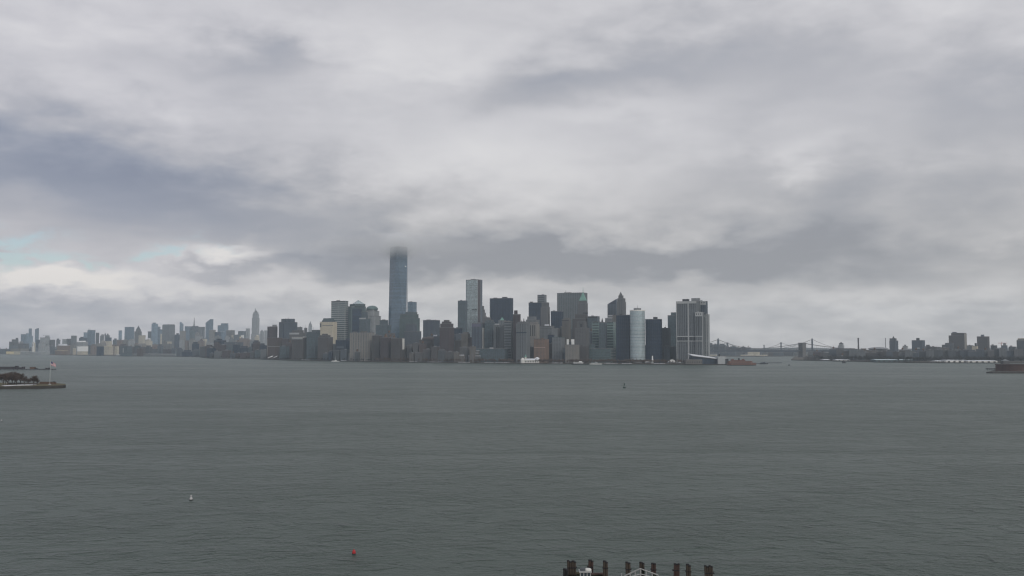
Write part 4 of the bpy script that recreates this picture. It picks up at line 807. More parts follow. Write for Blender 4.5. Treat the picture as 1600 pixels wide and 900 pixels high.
def shed(label, x0, x1, yt, D, wallm, roofm, nm='pier_shed'):
    a, b_ = xr(x0) * D, xr(x1) * D; z = zat(yt, D); rr = root(nm, label, 'shed', ((a + b_) / 2, D + 25, 2))
    b = MB(); b.box(a, b_, D, D + 50, 2, z - 2.2); b.build('wall', wallm, rr)
    b = MB(); k = 26; b.add([(a - 1, D - 1, z - 2.2), (b_ + 1, D - 1, z - 2.2), (b_ + 1, D + 51, z - 2.2), (a - 1, D + 51, z - 2.2), (a - 1, D + 25, z), (b_ + 1, D + 25, z)], [(0, 1, 5, 4), (2, 3, 4, 5), (0, 4, 3), (1, 2, 5), (3, 2, 1, 0)]); b.build('roof', roofm, rr)
    nd = max(3, int((b_ - a) / 14))
    for k in range(nd):
        u = a + (k + .5) * (b_ - a) / nd; b = MB(); b.box(u - 3, u + 3, D - .5, D + .4, 2.05, 2.2 + (z - 4.6) * .75); b.build('loading_door', M_dark, rr)
M_blue = mat('pale_blue_roof', (.42, .50, .53), .7, .3, .1)
shed('pale blue roofed pier shed on the wooded shore', 1369, 1426, 561.3, brookD(1395) + 15, MW('teal'), M_blue)
shed('white pier shed with dark loading doors before the bluff', 1478, 1512, 562.2, brookD(1490) + 12, MW('white'), M_snow)
shed('longest white pier shed reaching toward the round fort', 1512, 1558, 562.8, brookD(1535) + 12, MW('white'), M_snow)
shed('small white pier shed at the end of the white row', 1464, 1477, 563, brookD(1470) + 20, MW('white'), M_snow)
shed('white-roofed ferry shed by the water under the stone bridge', 1288, 1297, 561.3, brookD(1292) + 12, MW('white'), M_snow)
shed('bright white boathouse roof near the tall red chimney', 1308, 1328, 561.5, brookD(1318) + 12, MW('white'), M_snow)
# red tower crane
D_ = 4000; c_ = at(1564.5, 535, D_); rr = root('tower_crane', 'red tower crane above roofs near the round fort', 'crane', (c_[0], D_, 3)); M_red = mat('crane_red', (.35, .08, .06), .6, .3)
b = MB(); b.tube((c_[0], D_, 3), c_, 1.1, 1.1, 4); b.build('mast', M_red, rr)
b = MB(); b.tube((c_[0] - 12, D_, c_[2] - 3), (c_[0] + 26, D_ + 6, c_[2] - 3), .9, .7, 4); b.tube((c_[0], D_, c_[2] + 3), (c_[0] + 20, D_ + 5, c_[2] - 2.5), .25, .25, 3); b.build('jib', M_red, rr)

# ================================================================ WATERFRONT DETAILS
# snow lying along the promenade
b = MB()
for x0, x1, k in ((640, 652, 6), (668, 690, 8), (716, 734, 6), (757, 771, 6), (774, 797, 5), (862, 880, 6), (944, 966, 7), (972, 988, 6), (1022, 1040, 6), (470, 484, 6), (533, 541, 8), (345, 362, 6)):
    n_ = 7
    for i in range(n_):
        u0, u1 = x0 + (x1 - x0) * i / n_, x0 + (x1 - x0) * (i + random.uniform(.6, 1.02)) / n_
        p, q = W(u0, k + 2), W(u1, k + 2); b.prism([(xr(u0) * p, p), (xr(u1) * q, q), (xr(u1) * q, q + random.uniform(5, 14)), (xr(u0) * p, p + random.uniform(5, 14))], 2.15, 2.2 + random.uniform(.5, 1.3))
tagm(b.build('snow_banks', M_snow, None, 'stuff'), 'broken banks of snow lying along the promenade', 'snow')
# white awning roofs
for k, (x0, x1) in enumerate(((418.5, 425.5), (427, 432.5), (435, 439), (442, 445.5))):
    D_ = W(430, 12); a, b_ = xr(x0) * D_, xr(x1) * D_; z0_, z1_ = zat(559, D_), zat(556.2, D_)
    rr = root('awning_pavilion', ['widest white awning pavilion at the end of the row', 'second white awning pavilion from the widest one', 'third white awning pavilion from the widest one', 'smallest white awning pavilion in the row'][k], 'pavilion', ((a + b_) / 2, D_ + 6, 2), 'white awning pavilions on the quay')
    b = MB(); b.add([(a, D_, z0_), (b_, D_, z0_ + (z1_ - z0_) * .55), (b_, D_ + 14, z1_ + 1.5), (a, D_ + 14, z0_ + 2), (a, D_, z0_ - .5), (b_, D_, z0_ + (z1_ - z0_) * .55 - .5), (b_, D_ + 14, z1_ + 1), (a, D_ + 14, z0_ + 1.5)], [(0, 1, 2, 3), (7, 6, 5, 4), (0, 4, 5, 1), (1, 5, 6, 2), (2, 6, 7, 3), (3, 7, 4, 0)])
    b.build('roof', M_white, rr)
    for px_, py_ in ((a + .6, D_ + .5), (b_ - .6, D_ + .5), (a + .6, D_ + 13), (b_ - .6, D_ + 13)):
        b = MB(); b.tube((px_, py_, 2), (px_, py_, z0_ + .6), .3, .3, 6); b.build('post', M_metal, rr)
def boat(name, label, x0, x1, y, hull, sup, h=6.0, mast=None, dD=0, group=None):
    """small vessel afloat; x0,x1 photo columns, y waterline row"""
    D = onz((x0 + x1) / 2, y)[1] + dD; a, b_ = xr(x0) * D, xr(x1) * D; L = b_ - a; wd = max(3, L * .16)
    rr = root(name, label, 'boat', ((a + b_) / 2, D, 0), group)
    b = MB(); hh = h * .35
    prof = [(a, 0), (a + L * .06, -wd), (a + L * .7, -wd), (b_, 0), (a + L * .7, wd), (a + L * .06, wd)]
    low = [(a + L * .03, 0), (a + L * .08, -wd * .8), (a + L * .68, -wd * .8), (b_ - L * .06, 0), (a + L * .68, wd * .8), (a + L * .08, wd * .8)]
    b.prism([(p[0], D + p[1]) for p in low], -.8, hh, top=[(p[0], D + p[1]) for p in prof]); b.build('hull', hull, rr)
    b = MB(); b.box(a + L * .15, a + L * .68, D - wd * .7, D + wd * .7, hh, h * .72); cb = b.build('cabin', sup, rr)
    b = MB(); b.box(a + L * .17, a + L * .66, D - wd * .7 - .12, D - wd * .7 + .1, hh + (h * .72 - hh) * .35, hh + (h * .72 - hh) * .75); b.build('window_band', M_dark, cb)
    b = MB(); b.box(a + L * .45, a + L * .62, D - wd * .45, D + wd * .45, h * .72, h); b.build('wheelhouse', sup, rr)
    if mast:
        b = MB(); b.tube((a + L * .5, D, h), (a + L * .5, D, h + mast), .25, .1, 6); b.build('mast', M_white, rr)
boat('excursion_boat', 'white excursion boat with tall mast moored at quay', 517.5, 531, 565.0, M_white, M_white, 5, 14, 0)
boat('excursion_boat', 'long white excursion boat moored by the park trees', 892, 920, 569.6, M_dark, M_white, 8.5, 2, 0)
boat('excursion_boat', 'smaller white boat moored behind the long white one', 920.5, 941, 569.4, M_white, MW('pale'), 6, 2, 0)
boat('workboat', 'dark workboat moored beside the orange ferry', 1186, 1200, 569.0, M_dark, MW('slate'), 6.5, 4)
boat('tugboat', 'small dark tugboat in the river before white boathouse', 1315, 1322, 567.4, M_dark, MW('brown'), 7, 3)
boat('motor_launch', 'tiny dark launch alone on the open river', 1231, 1234, 571, M_dark, M_dark, 2.4)
# pier hall with small clock turret
D_ = W(830, 8); a, b_ = xr(814) * D_, xr(846) * D_; rr = root('pier_hall', 'long white pier hall with rounded end and green-tipped clock turret', 'hall', ((a + b_) / 2, D_, 2))
b = MB(); b.box(a + 8, b_ - 6, D_, D_ + 16, 2, zat(562.5, D_)); b.build('wall', MW('white'), rr)
b = MB(); z = zat(562.5, D_); z2 = zat(560.3, D_); b.add([(a + 7, D_ - 1, z), (b_ - 5, D_ - 1, z), (b_ - 5, D_ + 17, z), (a + 7, D_ + 17, z), (a + 12, D_ + 8, z2), (b_ - 10, D_ + 8, z2)], [(0, 1, 5, 4), (2, 3, 4, 5), (3, 0, 4), (1, 2, 5), (3, 2, 1, 0)]); b.build('roof', M_snow, rr)
b = MB(); b.lathe(a + 5, D_ + 5, [(6, 2), (6, zat(562, D_)), (3, zat(559.5, D_)), (.2, zat(559, D_))], 14); b.build('round_end', MW('white'), rr)
x_ = xr(821.3) * D_; tw = MB(); tw.box(x_ - 2.6, x_ + 2.6, D_ + 2, D_ + 7, 2, zat(558, D_)); t_ = tw.build('clock_turret', MW('white'), rr)
b = MB(); b.cone([(x_ - 3.1, D_ + 1.5), (x_ + 3.1, D_ + 1.5), (x_ + 3.1, D_ + 7.5), (x_ - 3.1, D_ + 7.5)], zat(558, D_), (x_, D_ + 4.5, zat(553.5, D_))); b.build('turret_roof', M_copper, t_)
b = MB(); b.lathe(xr(839.5) * D_, D_ + 9, [(7.5, zat(561.5, D_)), (6, zat(559.5, D_)), (2.5, zat(558.3, D_)), (.2, zat(558, D_))], 14); b.build('domed_end', M_snow, rr)
for k in range(8):
    u = a + 12 + k * (b_ - a - 24) / 7; b = MB(); b.box(u - 1.1, u + 1.1, D_ - .3, D_ + .5, 4, 8.5); b.build('window', M_dark, rr)
# park tents and kiosk
def tent(label, x0, x1, yt, k=25):
    D = W(x0, k); a, b_ = xr(x0) * D, xr(x1) * D; z = zat(yt, D); rr = root('park_tent', label, 'tent', ((a + b_) / 2, D, 2))
    b = MB(); n_ = 8; vs, fs = [], []
    for i in range(n_ + 1):
        t = i / n_; x = a + (b_ - a) * t; zz = 6 + (z - 6) * sin(pi * t)
        vs += [(x, D, zz), (x, D + 14, zz)]
    fs = [(2 * i, 2 * i + 2, 2 * i + 3, 2 * i + 1) for i in range(n_)] + [tuple(range(0, 2 * n_ + 2, 2))[::-1], tuple(range(1, 2 * n_ + 2, 2))]
    b.add(vs, fs); b.build('canopy', M_white, rr)
    for px_ in (a + .5, b_ - .5):
        for py_ in (D + .4, D + 13.6): b = MB(); b.tube((px_, py_, 2), (px_, py_, 6.2), .25, .25, 6); b.build('pole', M_metal, rr)
tent('white arched park tent at the foot of massive grey tower', 1044, 1057, 561.8)
tent('little white tent near the park quay', 1060.5, 1064.5, 565.5, 12)
tent('white tent among bare trees below curved silver tower', 1008, 1017, 565, 14)
tent('pale tent on the quay before striped green blocks', 990, 1003, 566, 10)
D_ = W(1019, 60); x_ = xr(1019.3) * D_; rr = root('monument', 'pale slim monument among bare trees near navy drum block', 'monument', (x_, D_, 2)); b = MB(); b.box(x_ - 3, x_ + 3, D_ - 3, D_ + 3, 2, 8); b.build('plinth', MW('pale'), rr); b = MB(); b.prism([(x_ - 2, D_ - 2), (x_ + 2, D_ - 2), (x_ + 2, D_ + 2), (x_ - 2, D_ + 2)], 8, zat(556, D_), top=[(x_ - 1.2, D_ - 1.2), (x_ + 1.2, D_ - 1.2), (x_ + 1.2, D_ + 1.2), (x_ - 1.2, D_ + 1.2)]); b.build('shaft', M_white, rr)
# ferry terminal
D_ = W(1100, 6)
a, b_ = xr(1072) * D_, xr(1097) * D_; rr = root('quay_building', 'low buff quay building before massive grey tower', 'building', ((a + b_) / 2, D_, 2)); b = MB(); b.box(a, b_, D_, D_ + 22, 2, zat(562, D_)); b.build('wall', MW('tan'), rr); b = MB(); b.box(a - .6, b_ + .6, D_ - .6, D_ + 22.6, zat(562, D_), zat(562, D_) + 1); b.build('roof', M_roof, rr)
for k in range(9):
    u = a + 2.5 + k * (b_ - a - 5) / 8; b = MB(); b.box(u - .9, u + .9, D_ - .25, D_ + .4, 5, 9); b.build('window', M_dark, rr)
D_ = W(1100, 26); rr = root('ferry_terminal', 'ferry terminal with long sloping silver roof', 'terminal', (xr(1105) * D_, D_, 2))
p0, p1 = xr(1083) * D_, xr(1123) * D_; za, zb = zat(555, D_), zat(560, D_)
b = MB(); b.slope([(p0, D_), (p1, D_), (p1, D_ + 60), (p0, D_ + 60)], 2, [za - 2, zb - 2, zb - 2, za - 2]); b.build('glazed_hall', MG('navy'), rr)
b = MB(); b.add([(p0 - 3, D_ - 6, za - 1.9), (p1 + 2, D_ - 6, zb - 1.9), (p1 + 2, D_ + 62, zb + .5), (p0 - 3, D_ + 62, za + 2), (p0 - 3, D_ - 6, za), (p1 + 2, D_ - 6, zb), (p1 + 2, D_ + 62, zb + 2.4), (p0 - 3, D_ + 62, za + 4)], [(4, 5, 6, 7), (3, 2, 1, 0), (0, 1, 5, 4), (1, 2, 6, 5), (2, 3, 7, 6), (3, 0, 4, 7)]); b.build('sloping_roof', M_snow, rr)
b = MB(); b.box(xr(1120) * D_, xr(1133) * D_, D_ - 14, D_ + 30, 2, zat(557, D_)); hd = b.build('slip_house', PALE, rr)
b = MB(); b.box(xr(1131.2) * D_, xr(1136) * D_, D_ - 15, D_ + 20, 2.5, zat(560.5, D_)); b.build('slip_mouth', M_dark, rr)
b = MB(); b.box(xr(1123) * D_, xr(1125) * D_, D_, D_ + 5, zat(557, D_), zat(553, D_)); b.build('roof_vent', M_dark, hd)
# orange ferry
D_ = onz(1158, 571)[1]; a, b_ = xr(1135) * D_, xr(1181) * D_; L = b_ - a
M_or = mat('ferry_orange', (.145, .078, .06), .55, .4, .1); rr = root('ferry', 'orange double-ended ferry docked at the terminal', 'ferry', ((a + b_) / 2, D_, 0))
def hullpts(k, wd): return [(a + L * .02 * k, D_ - wd * .5), (a + L * .12, D_ - wd), (b_ - L * .14, D_ - wd), (b_ - L * .0 * k, D_), (b_ - L * .14, D_ + wd), (a + L * .12, D_ + wd), (a + L * .02 * k, D_ + wd * .5)]
b = MB(); b.prism(hullpts(1, 9), -1, 1.6); b.build('lower_hull', M_dark, rr)
b = MB(); b.prism(hullpts(1, 10), 1.6, 6.6); hl = b.build('hull', M_or, rr)
b = MB(); b.prism([(a + L * .06, D_ - 9), (b_ - L * .18, D_ - 9), (b_ - L * .12, D_), (b_ - L * .18, D_ + 9), (a + L * .06, D_ + 9)], 6.6, 11); dk = b.build('passenger_deck', M_or, rr)
for z_ in (3.6, 8.0):
    for k in range(13):
        u = a + L * (.13 + .052 * k); b = MB(); b.box(u, u + L * .03, D_ - (10.1 if z_ < 6 else 9.1), D_ - 8.8, z_, z_ + 1.5); b.build('window', M_dark, hl if z_ < 6 else dk)
b = MB(); b.box(a + L * .15, a + L * .62, D_ - 6, D_ + 6, 11, 13.4); b.build('upper_deck', mat('ferry_dark_orange', (.13, .065, .05), .6, .3), rr)
b = MB(); b.tube((a + L * .42, D_, 13.4), (a + L * .42, D_, 18), 2.2, 1.9, 10); b.build('funnel', M_dark, rr)
for u in (.2, .56): b = MB(); b.box(a + L * (u - .035), a + L * (u + .035), D_ - 4, D_ + 4, 13.4, 16); b.build('pilot_house', M_or, rr)
# dark pier fingers beyond the ferry
for lab, x0, x1, y, h_ in (('thin dark pier finger pointing off past the ferry', 1198, 1221, 567.6, 1.6), ('short dark timber pier beside the moored workboat', 1176, 1188, 569.3, 2.4)):
    D_ = onz(x0, y)[1]; a, b_ = xr(x0) * D_, xr(x1) * D_; rr = root('timber_pier', lab, 'pier', (a, D_, 0)); b = MB(); b.box(a, b_, D_, D_ + 8, h_ - .8, h_ + .4); b.build('deck', M_dark, rr)
    for k in range(7): u = a + 1 + k * (b_ - a - 2) / 6; b = MB(); b.tube((u, D_ + 1, -2), (u, D_ + 1, h_ - .5), .35, .35, 6); b.build('pile', M_dark, rr)
# ---- bare winter trees massed in the parks
M_twig = mat('bare_twigs', (.095, .072, .06), .95, .1, .3, scale=.05)
M_twig2 = mat('bare_dark_twigs', (.045, .046, .046), .95, .1, .3, scale=.05)
def treemass(name, xa, xb, n_, Dfn, k0, k1, h0, h1, m_, z0_=2.0):
    b = MB()
    for _ in range(n_):
        px_ = random.uniform(xa, xb); D = Dfn(px_) + random.uniform(k0, k1); X = xr(px_) * D; hgt = random.uniform(h0, h1)
        b.tube((X, D, z0_ - .3), (X, D, z0_ + hgt * .45), .28, .16, 3)
        for _ in range(26):
            t = random.uniform(0, 2 * pi); ph = random.uniform(.25, 1.35); l = hgt * random.uniform(.28, .58); s_ = z0_ + hgt * random.uniform(.28, .5)
            e = (X + cos(t) * cos(ph) * l, D + sin(t) * cos(ph) * l, s_ + sin(ph) * l); wd = random.uniform(.18, .5)
            mid = lerp((X, D, s_), e, .6); sx, sz = -sin(ph) * wd, cos(ph) * wd
            b.add([(X, D, s_), (mid[0] + sx, mid[1], mid[2] + wd * .5), e, (mid[0] - sx, mid[1] + wd, mid[2] - wd * .5)], [(0, 1, 2), (0, 2, 3)])
    return b.build(name, m_, None, 'stuff')
t = treemass('waterfront_park_woods', 585, 1070, 700, shoreD, 12, 110, 9, 15, M_twig); tagm(t, 'brown bare winter trees massed along the waterfront park', 'trees')
t = treemass('river_quay_woods', 300, 585, 200, shoreD, 10, 50, 7, 11, M_twig2); tagm(t, 'dark bare trees lining the river quay below the towers', 'trees')
t = treemass('bluff_woods', 1262, 1640, 800, brookD, 20, 190, 12, 22, M_twig2, 2.5); tagm(t, 'dark bare trees covering the bluff behind the white pier sheds', 'trees')
# ================================================================ ISLANDS
M_grass = mat('winter_lawn', (.115, .105, .065), .95, .1, .35, scale=.06)
M_wall = mat('sea_wall', (.06, .055, .05), .9, .2, .4, scale=.25)
def island(name, shore, z, m_=None):
    pts = [onz(x, y)[:2] for x, y in shore]; b = MB(); b.prism(pts, -2, z); b.mi = [1] * len(pts) + [0, 0]; return struct(b.build(name, [m_ or M_grass, M_wall]))
# immigrant-station island point (the lawn with the flagpole)
island('lawn_island', [(-140, 609.5), (0, 608.2), (60, 607.6), (98, 606.4), (102.8, 605.6), (102, 604.0), (88, 602.6), (60, 602.2), (0, 602.0), (-140, 602.5)], 3.0)
def isle(px_, py_): return onz(px_, py_, 3.0)
b = MB(); pts = [isle(x, y)[:2] for x, y in ((2, 602.6), (20, 601.6), (34, 600.9), (50, 600.9), (58, 601.4), (46, 602.0), (26, 602.4), (8, 603.4))]
b.prism(pts, 3.004, 3.12); s_ = b.build('snow', M_snow, None, 'stuff'); tagm(s_, 'thin strip of snow lying on the island lawn', 'snow')
for lab, x0, x1, y, h_ in (('low brown hedge wall behind the flagpole on island', 62, 86, 600.0, 2.4), ('pale stone wall under the island trees', 12, 60, 600.4, 1.6)):
    A, Bq = isle(x0, y), isle(x1, y); rr = root('garden_wall', lab, 'wall', (A[0], A[1], 3)); b = MB(); b.wallbox(A[:2], Bq[:2], 0, sqrt((A[0] - Bq[0]) ** 2 + (A[1] - Bq[1]) ** 2), 2.9, 3 + h_, .4, back=.4); b.build('wall', M_tank if x0 > 60 else MW('tan'), rr)
    b = MB(); b.wallbox(A[:2], Bq[:2], -.2, sqrt((A[0] - Bq[0]) ** 2 + (A[1] - Bq[1]) ** 2) + .2, 3 + h_, 3.25 + h_, .6, back=.6); b.build('coping', MW('stone'), rr)
A = isle(83.5, 600.5); rr = root('sentry_hut', 'small dark hut on the tip of the lawn island', 'hut', A); b = MB(); b.box(A[0] - 1.8, A[0] + 1.8, A[1], A[1] + 3, 2.9, 5.4); b.build('wall', M_tank, rr); b = MB(); b.cone([(A[0] - 2.2, A[1] - .4), (A[0] + 2.2, A[1] - .4), (A[0] + 2.2, A[1] + 3.4), (A[0] - 2.2, A[1] + 3.4)], 5.4, (A[0], A[1] + 1.5, 6.6)); b.build('roof', M_dark, rr)
# flagpole and flag
A = isle(77.8, 601.2); zt = zat(563.5, A[1]); rr = root('flagpole', 'tall white flagpole on the lawn island', 'flagpole', A)
b = MB(); b.tube(A, (A[0], A[1], zt), .15, .10, 8); b.build('pole', M_white, rr)
b = MB(); b.lathe(A[0], A[1], [(.1, zt), (.35, zt + .25), (.35, zt + .5), (.05, zt + .8)], 8); b.build('finial', mat('gilt', (.5, .36, .1), .4, .5), rr)
b = MB(); b.lathe(A[0], A[1], [(1.4, 2.9), (1.4, 3.6), (.9, 3.9), (.4, 3.9)], 12); b.build('base', MW('pale'), rr)
M_fr, M_fw, M_fb = mat('flag_red', (.42, .05, .06), .8, .2, .05), mat('flag_white', (.62, .62, .64), .8, .2, .05), mat('flag_blue', (.035, .045, .14), .8, .2, .05)
b = MB(); NX_, FLL, FLH = 14, 6.6, 3.9; z_t = zt - .5
def fpnt(u, v): return (A[0] + .35 + FLL * u * .78, A[1] + .5 * sin(u * 8) * u + u * .8, z_t - FLH * v * (1 - .15 * u) - FLL * u * .50 - .25 * sin(u * 7))
for j in range(13):
    for i in range(NX_):
        u0, u1, v0, v1 = i / NX_, (i + 1) / NX_, j / 13, (j + 1) / 13
        mi = 2 if (u0 < .4 and j < 7) else (0 if j % 2 == 0 else 1)
        b.add([fpnt(u0, v1), fpnt(u1, v1), fpnt(u1, v0), fpnt(u0, v0)], [(0, 1, 2, 3)], mi)
        if mi == 2 and j < 6 and i % 1 == 0:
            uc, vc = (u0 + u1) / 2, (v0 + v1) / 2; q = fpnt(uc, vc); b.add([(q[0] - .07, q[1] - .02, q[2] - .07), (q[0] + .07, q[1] - .02, q[2] - .07), (q[0], q[1] - .02, q[2] + .09)], [(0, 1, 2)], 1)
fl = b.build('flag', [M_fr, M_fw, M_fb], None); tagm(fl, 'striped red and white flag with blue canton flying from island flagpole', 'flag')
# bare trees on the island
M_bark = mat('tree_bark', (.07, .055, .05), .95, .1, .3, scale=.5)
def baretree(seed, hgt, spread):
    rnd = random.Random(seed); tr, cr_ = MB(), MB()
    def grow_(p, d, l, r_, lv):
        e = tuple(p[i] + d[i] * l for i in range(3)); (tr if lv < 2 else cr_).tube(p, e, r_, r_ * .62, 5 if lv < 2 else 3)
        if lv >= 5: return
        for _ in range((6, 4, 4, 4, 5)[lv]):
            t = rnd.uniform(0, 2 * pi); k = rnd.uniform(.45, .95) * spread
            nd = [d[0] + cos(t) * k, d[1] + sin(t) * k, d[2] * .8 + rnd.uniform(-.1, .55)]; m_ = sqrt(sum(c * c for c in nd)); nd = [c / m_ for c in nd]
            s_ = lerp(p, e, rnd.uniform(.25 if lv == 0 else .4, 1.0)); grow_(s_, nd, l * rnd.uniform(.62, .86), max(r_ * .56, .05), lv + 1)
    grow_((0, 0, -.2), (0, 0, 1), hgt * .25, hgt * .02, 0)
    return tr, cr_
protos = []
for sd_, h_, sp_ in ((3, 13, .8), (8, 12, .9), (21, 14, .72)):
    tr, cr_ = baretree(sd_, h_, sp_)
    def mk(mb, nm, mt):
        me = bpy.data.meshes.new(nm); me.from_pydata(mb.v, [], mb.f); me.materials.append(mt); return me
    protos.append((mk(tr, 'trunk', M_bark), mk(cr_, 'crown', M_twig)))
spots = [(-6, 601.3, 1.05, 0), (5, 600.8, 1.1, 1), (12, 602.0, .95, 2), (19, 600.9, 1.1, 0), (26, 601.6, 1.0, 1), (32, 600.9, .95, 2), (38, 601.4, .72, 0), (44, 600.9, .6, 1), (-16, 601.6, 1.1, 2), (9, 600.6, 1.0, 0), (23, 600.6, 1.05, 2), (52.8, 602.2, .98, 1), (58, 600.8, .42, 0)]
for i, (px_, py_, s_, k) in enumerate(spots):
    A = isle(px_, py_); lab = {11: 'lone round-crowned bare tree standing apart near island flagpole', 12: 'small bare bush-like tree beside lone tree on island', 6: 'shorter bare tree at the thinning end of island grove', 7: 'lowest bare tree closing the island grove'}.get(i, 'dark bare tree in the dense grove on the lawn island')
    rr = root('bare_tree', lab, 'tree', A, 'bare trees on the lawn island'); rr.scale = (s_ * 1.6, s_ * 1.6, s_ * 1.5); rr.rotation_euler = (0, 0, i * 1.7)
    for me, nm in zip(protos[k], ('trunk', 'crown')):
        o = bpy.data.objects.new(nm, me); COL.objects.link(o); o.parent = rr
# dark ferry pier beyond the island
D_ = onz(40, 578.6)[1]; rr = root('dock_pier', 'long dark timber dock with huts beyond the lawn island', 'pier', (xr(20) * D_, D_, 0)); a, b_ = xr(-130) * D_, xr(86.5) * D_
b = MB(); b.box(a, b_ - 3, D_, D_ + 12, 1.2, 2.6); b.build('deck', M_dark, rr)
b = MB(); b.add([(b_ - 3, D_, 1.2), (b_ + 1, D_ + 6, 2.6), (b_ - 3, D_ + 12, 1.2), (b_ - 3, D_, 2.6), (b_ - 3, D_ + 12, 2.6)], [(0, 1, 3), (1, 2, 4), (3, 1, 4), (0, 2, 1), (0, 3, 4, 2)]); b.build('deck_end', M_dark, rr)
k = 0; u = a + 2
while u < b_ - 4: b = MB(); b.tube((u, D_ + .6, -2), (u, D_ + .6, 1.4), .4, .4, 6); b.build('pile', M_dark, rr); u += 8.5
DKP = mat('dock_paint', (.05, .045, .05), .8, .2, .3)
for x0, x1, h_, mm in ((-125, 22, 6.6, DKP), (23.5, 26.5, 8.2, DKP), (28, 33, 5.4, DKP), (34, 36.8, 6.6, DKP), (46.5, 53.5, 6.2, M_tank), (55, 56.2, 3.8, DKP), (71, 72, 4.4, DKP), (75, 76.3, 4.8, DKP)):
    b = MB(); p, q = xr(x0) * D_, xr(x1) * D_; b.box(p, q, D_ + 2, D_ + 9, 2.55, h_); s_ = b.build('dock_hut', mm, rr); b = MB(); b.box(p - .3, q + .3, D_ + 1.7, D_ + 9.3, h_, h_ + .35); b.build('hut_roof', M_dark, s_)
# round brick fort on its island
island('fort_island', [(1541, 583.2), (1552, 583.5), (1700, 583.5), (1720, 579), (1556, 578.6), (1548, 581.5)], 2.0, M_bulk)
D_ = onz(1584, 582)[1] + 34; X_ = xr(1585) * D_; rr = root('round_fort', 'round red-brown stone fort with rows of gun openings', 'fort', (X_, D_, 2))
M_fort = mat('fort_sandstone', (.085, .058, .053), .9, .2, .25, scale=.12); zt = zat(569.5, D_ - 32)
b = MB(); b.lathe(X_, D_, [(32.5, 1.5), (32, 4), (31.6, zt - 1.6)], 48); b.build('drum_wall', M_fort, rr)
b = MB(); b.lathe(X_, D_, [(32.4, zt - 1.6), (32.4, zt), (29, zt), (29, zt - 1.0)], 48); b.build('parapet', mat('fort_coping', (.08, .06, .058), .9, .2, .2), rr)
for zz in (4.6, 8.2):
    for k in range(17):
        t = radians(182 + k * 11); b = MB(); p = (X_ + 31.9 * cos(t - .018), D_ + 31.9 * sin(t - .018)); q = (X_ + 31.9 * cos(t + .018), D_ + 31.9 * sin(t + .018)); b.wallbox(p, q, 0, 1.15, zz, zz + 1.5, .25, back=.9); b.build('gun_opening', M_dark, rr)
D2 = D_ + 50; p = xr(1567) * D2; q = xr(1577) * D2; rr = root('barrack', 'pale hip-roofed barrack showing over the round fort', 'building', ((p + q) / 2, D2, 2)); b = MB(); b.box(p, q, D2, D2 + 10, 1.5, zat(564.5, D2)); b.build('wall', MW('stone'), rr); b = MB(); z = zat(564.5, D2); b.cone([(p - .6, D2 - .6), (q + .6, D2 - .6), (q + .6, D2 + 10.6), (p - .6, D2 + 10.6)], z, ((p + q) / 2, D2 + 5, zat(560.8, D2))); b.build('roof', MW('grey'), rr)
D2 = onz(1543, 578.8)[1] + 20; p, q = xr(1542) * D2, xr(1557) * D2; rr = root('timber_wharf', 'short black timber wharf beside the round fort', 'pier', (p, D2, 0)); b = MB(); b.box(p, q, D2, D2 + 7, 1.4, 3.6); b.build('deck', M_dark, rr)
for k in range(6): u = p + .7 + k * (q - p - 1.4) / 5; b = MB(); b.tube((u, D2 + .5, -2), (u, D2 + .5, 4.4), .35, .35, 6); b.build('pile', M_dark, rr)
# ================================================================ BUOYS
def buoy(label, px_, py_, h_, body, top, kind='can'):
    A = onz(px_, py_); rr = root('buoy', label, 'buoy', A); s_ = h_
    if kind == 'can':
        b = MB(); b.lathe(A[0], A[1], [(s_ * .30, -.5), (s_ * .36, s_ * .03), (s_ * .36, s_ * .16), (s_ * .30, s_ * .18)], 16); b.build('float', M_dark, rr)
        b = MB(); b.lathe(A[0], A[1], [(s_ * .33, s_ * .18), (s_ * .30, s_ * .28), (s_ * .17, s_ * .62), (s_ * .14, s_ * .70)], 16); b.build('body', body, rr)
        b = MB(); b.lathe(A[0], A[1], [(s_ * .08, s_ * .70), (s_ * .08, s_ * .80), (s_ * .19, s_ * .82), (s_ * .19, s_ * .95), (s_ * .06, s_)], 12); b.build('lantern', top, rr)
    elif kind == 'nun':
        b = MB(); b.lathe(A[0], A[1], [(s_ * .34, -.5), (s_ * .36, s_ * .0), (s_ * .36, s_ * .22)], 16); b.build('float', M_dark, rr)
        b = MB(); b.lathe(A[0], A[1], [(s_ * .36, s_ * .22), (s_ * .36, s_ * .50), (s_ * .28, s_ * .74), (s_ * .10, s_ * .96), (s_ * .03, s_)], 16); b.build('body', body, rr)
        b = MB(); b.tube((A[0], A[1], s_ * .98), (A[0], A[1], s_ * 1.12), .05, .05, 6); b.build('lifting_eye', M_dark, rr)
    else:
        b = MB(); b.lathe(A[0], A[1], [(s_ * .22, -.5), (s_ * .27, 0), (s_ * .27, s_ * .16), (s_ * .2, s_ * .22)], 16); b.build('float', body, rr)
        for k in range(4):
            t = pi / 4 + k * pi / 2; b = MB(); b.tube((A[0] + s_ * .19 * cos(t), A[1] + s_ * .19 * sin(t), s_ * .2), (A[0] + s_ * .06 * cos(t), A[1] + s_ * .06 * sin(t), s_ * .84), .13, .1, 5); b.build('tower_leg', body, rr)
        b = MB(); b.box(A[0] - s_ * .09, A[0] + s_ * .09, A[1] - s_ * .09, A[1] + s_ * .09, s_ * .52, s_ * .76); b.build('day_board', body, rr)
        b = MB(); b.lathe(A[0], A[1], [(s_ * .07, s_ * .84), (s_ * .08, s_ * .95), (s_ * .02, s_)], 10); b.build('lantern', top, rr)
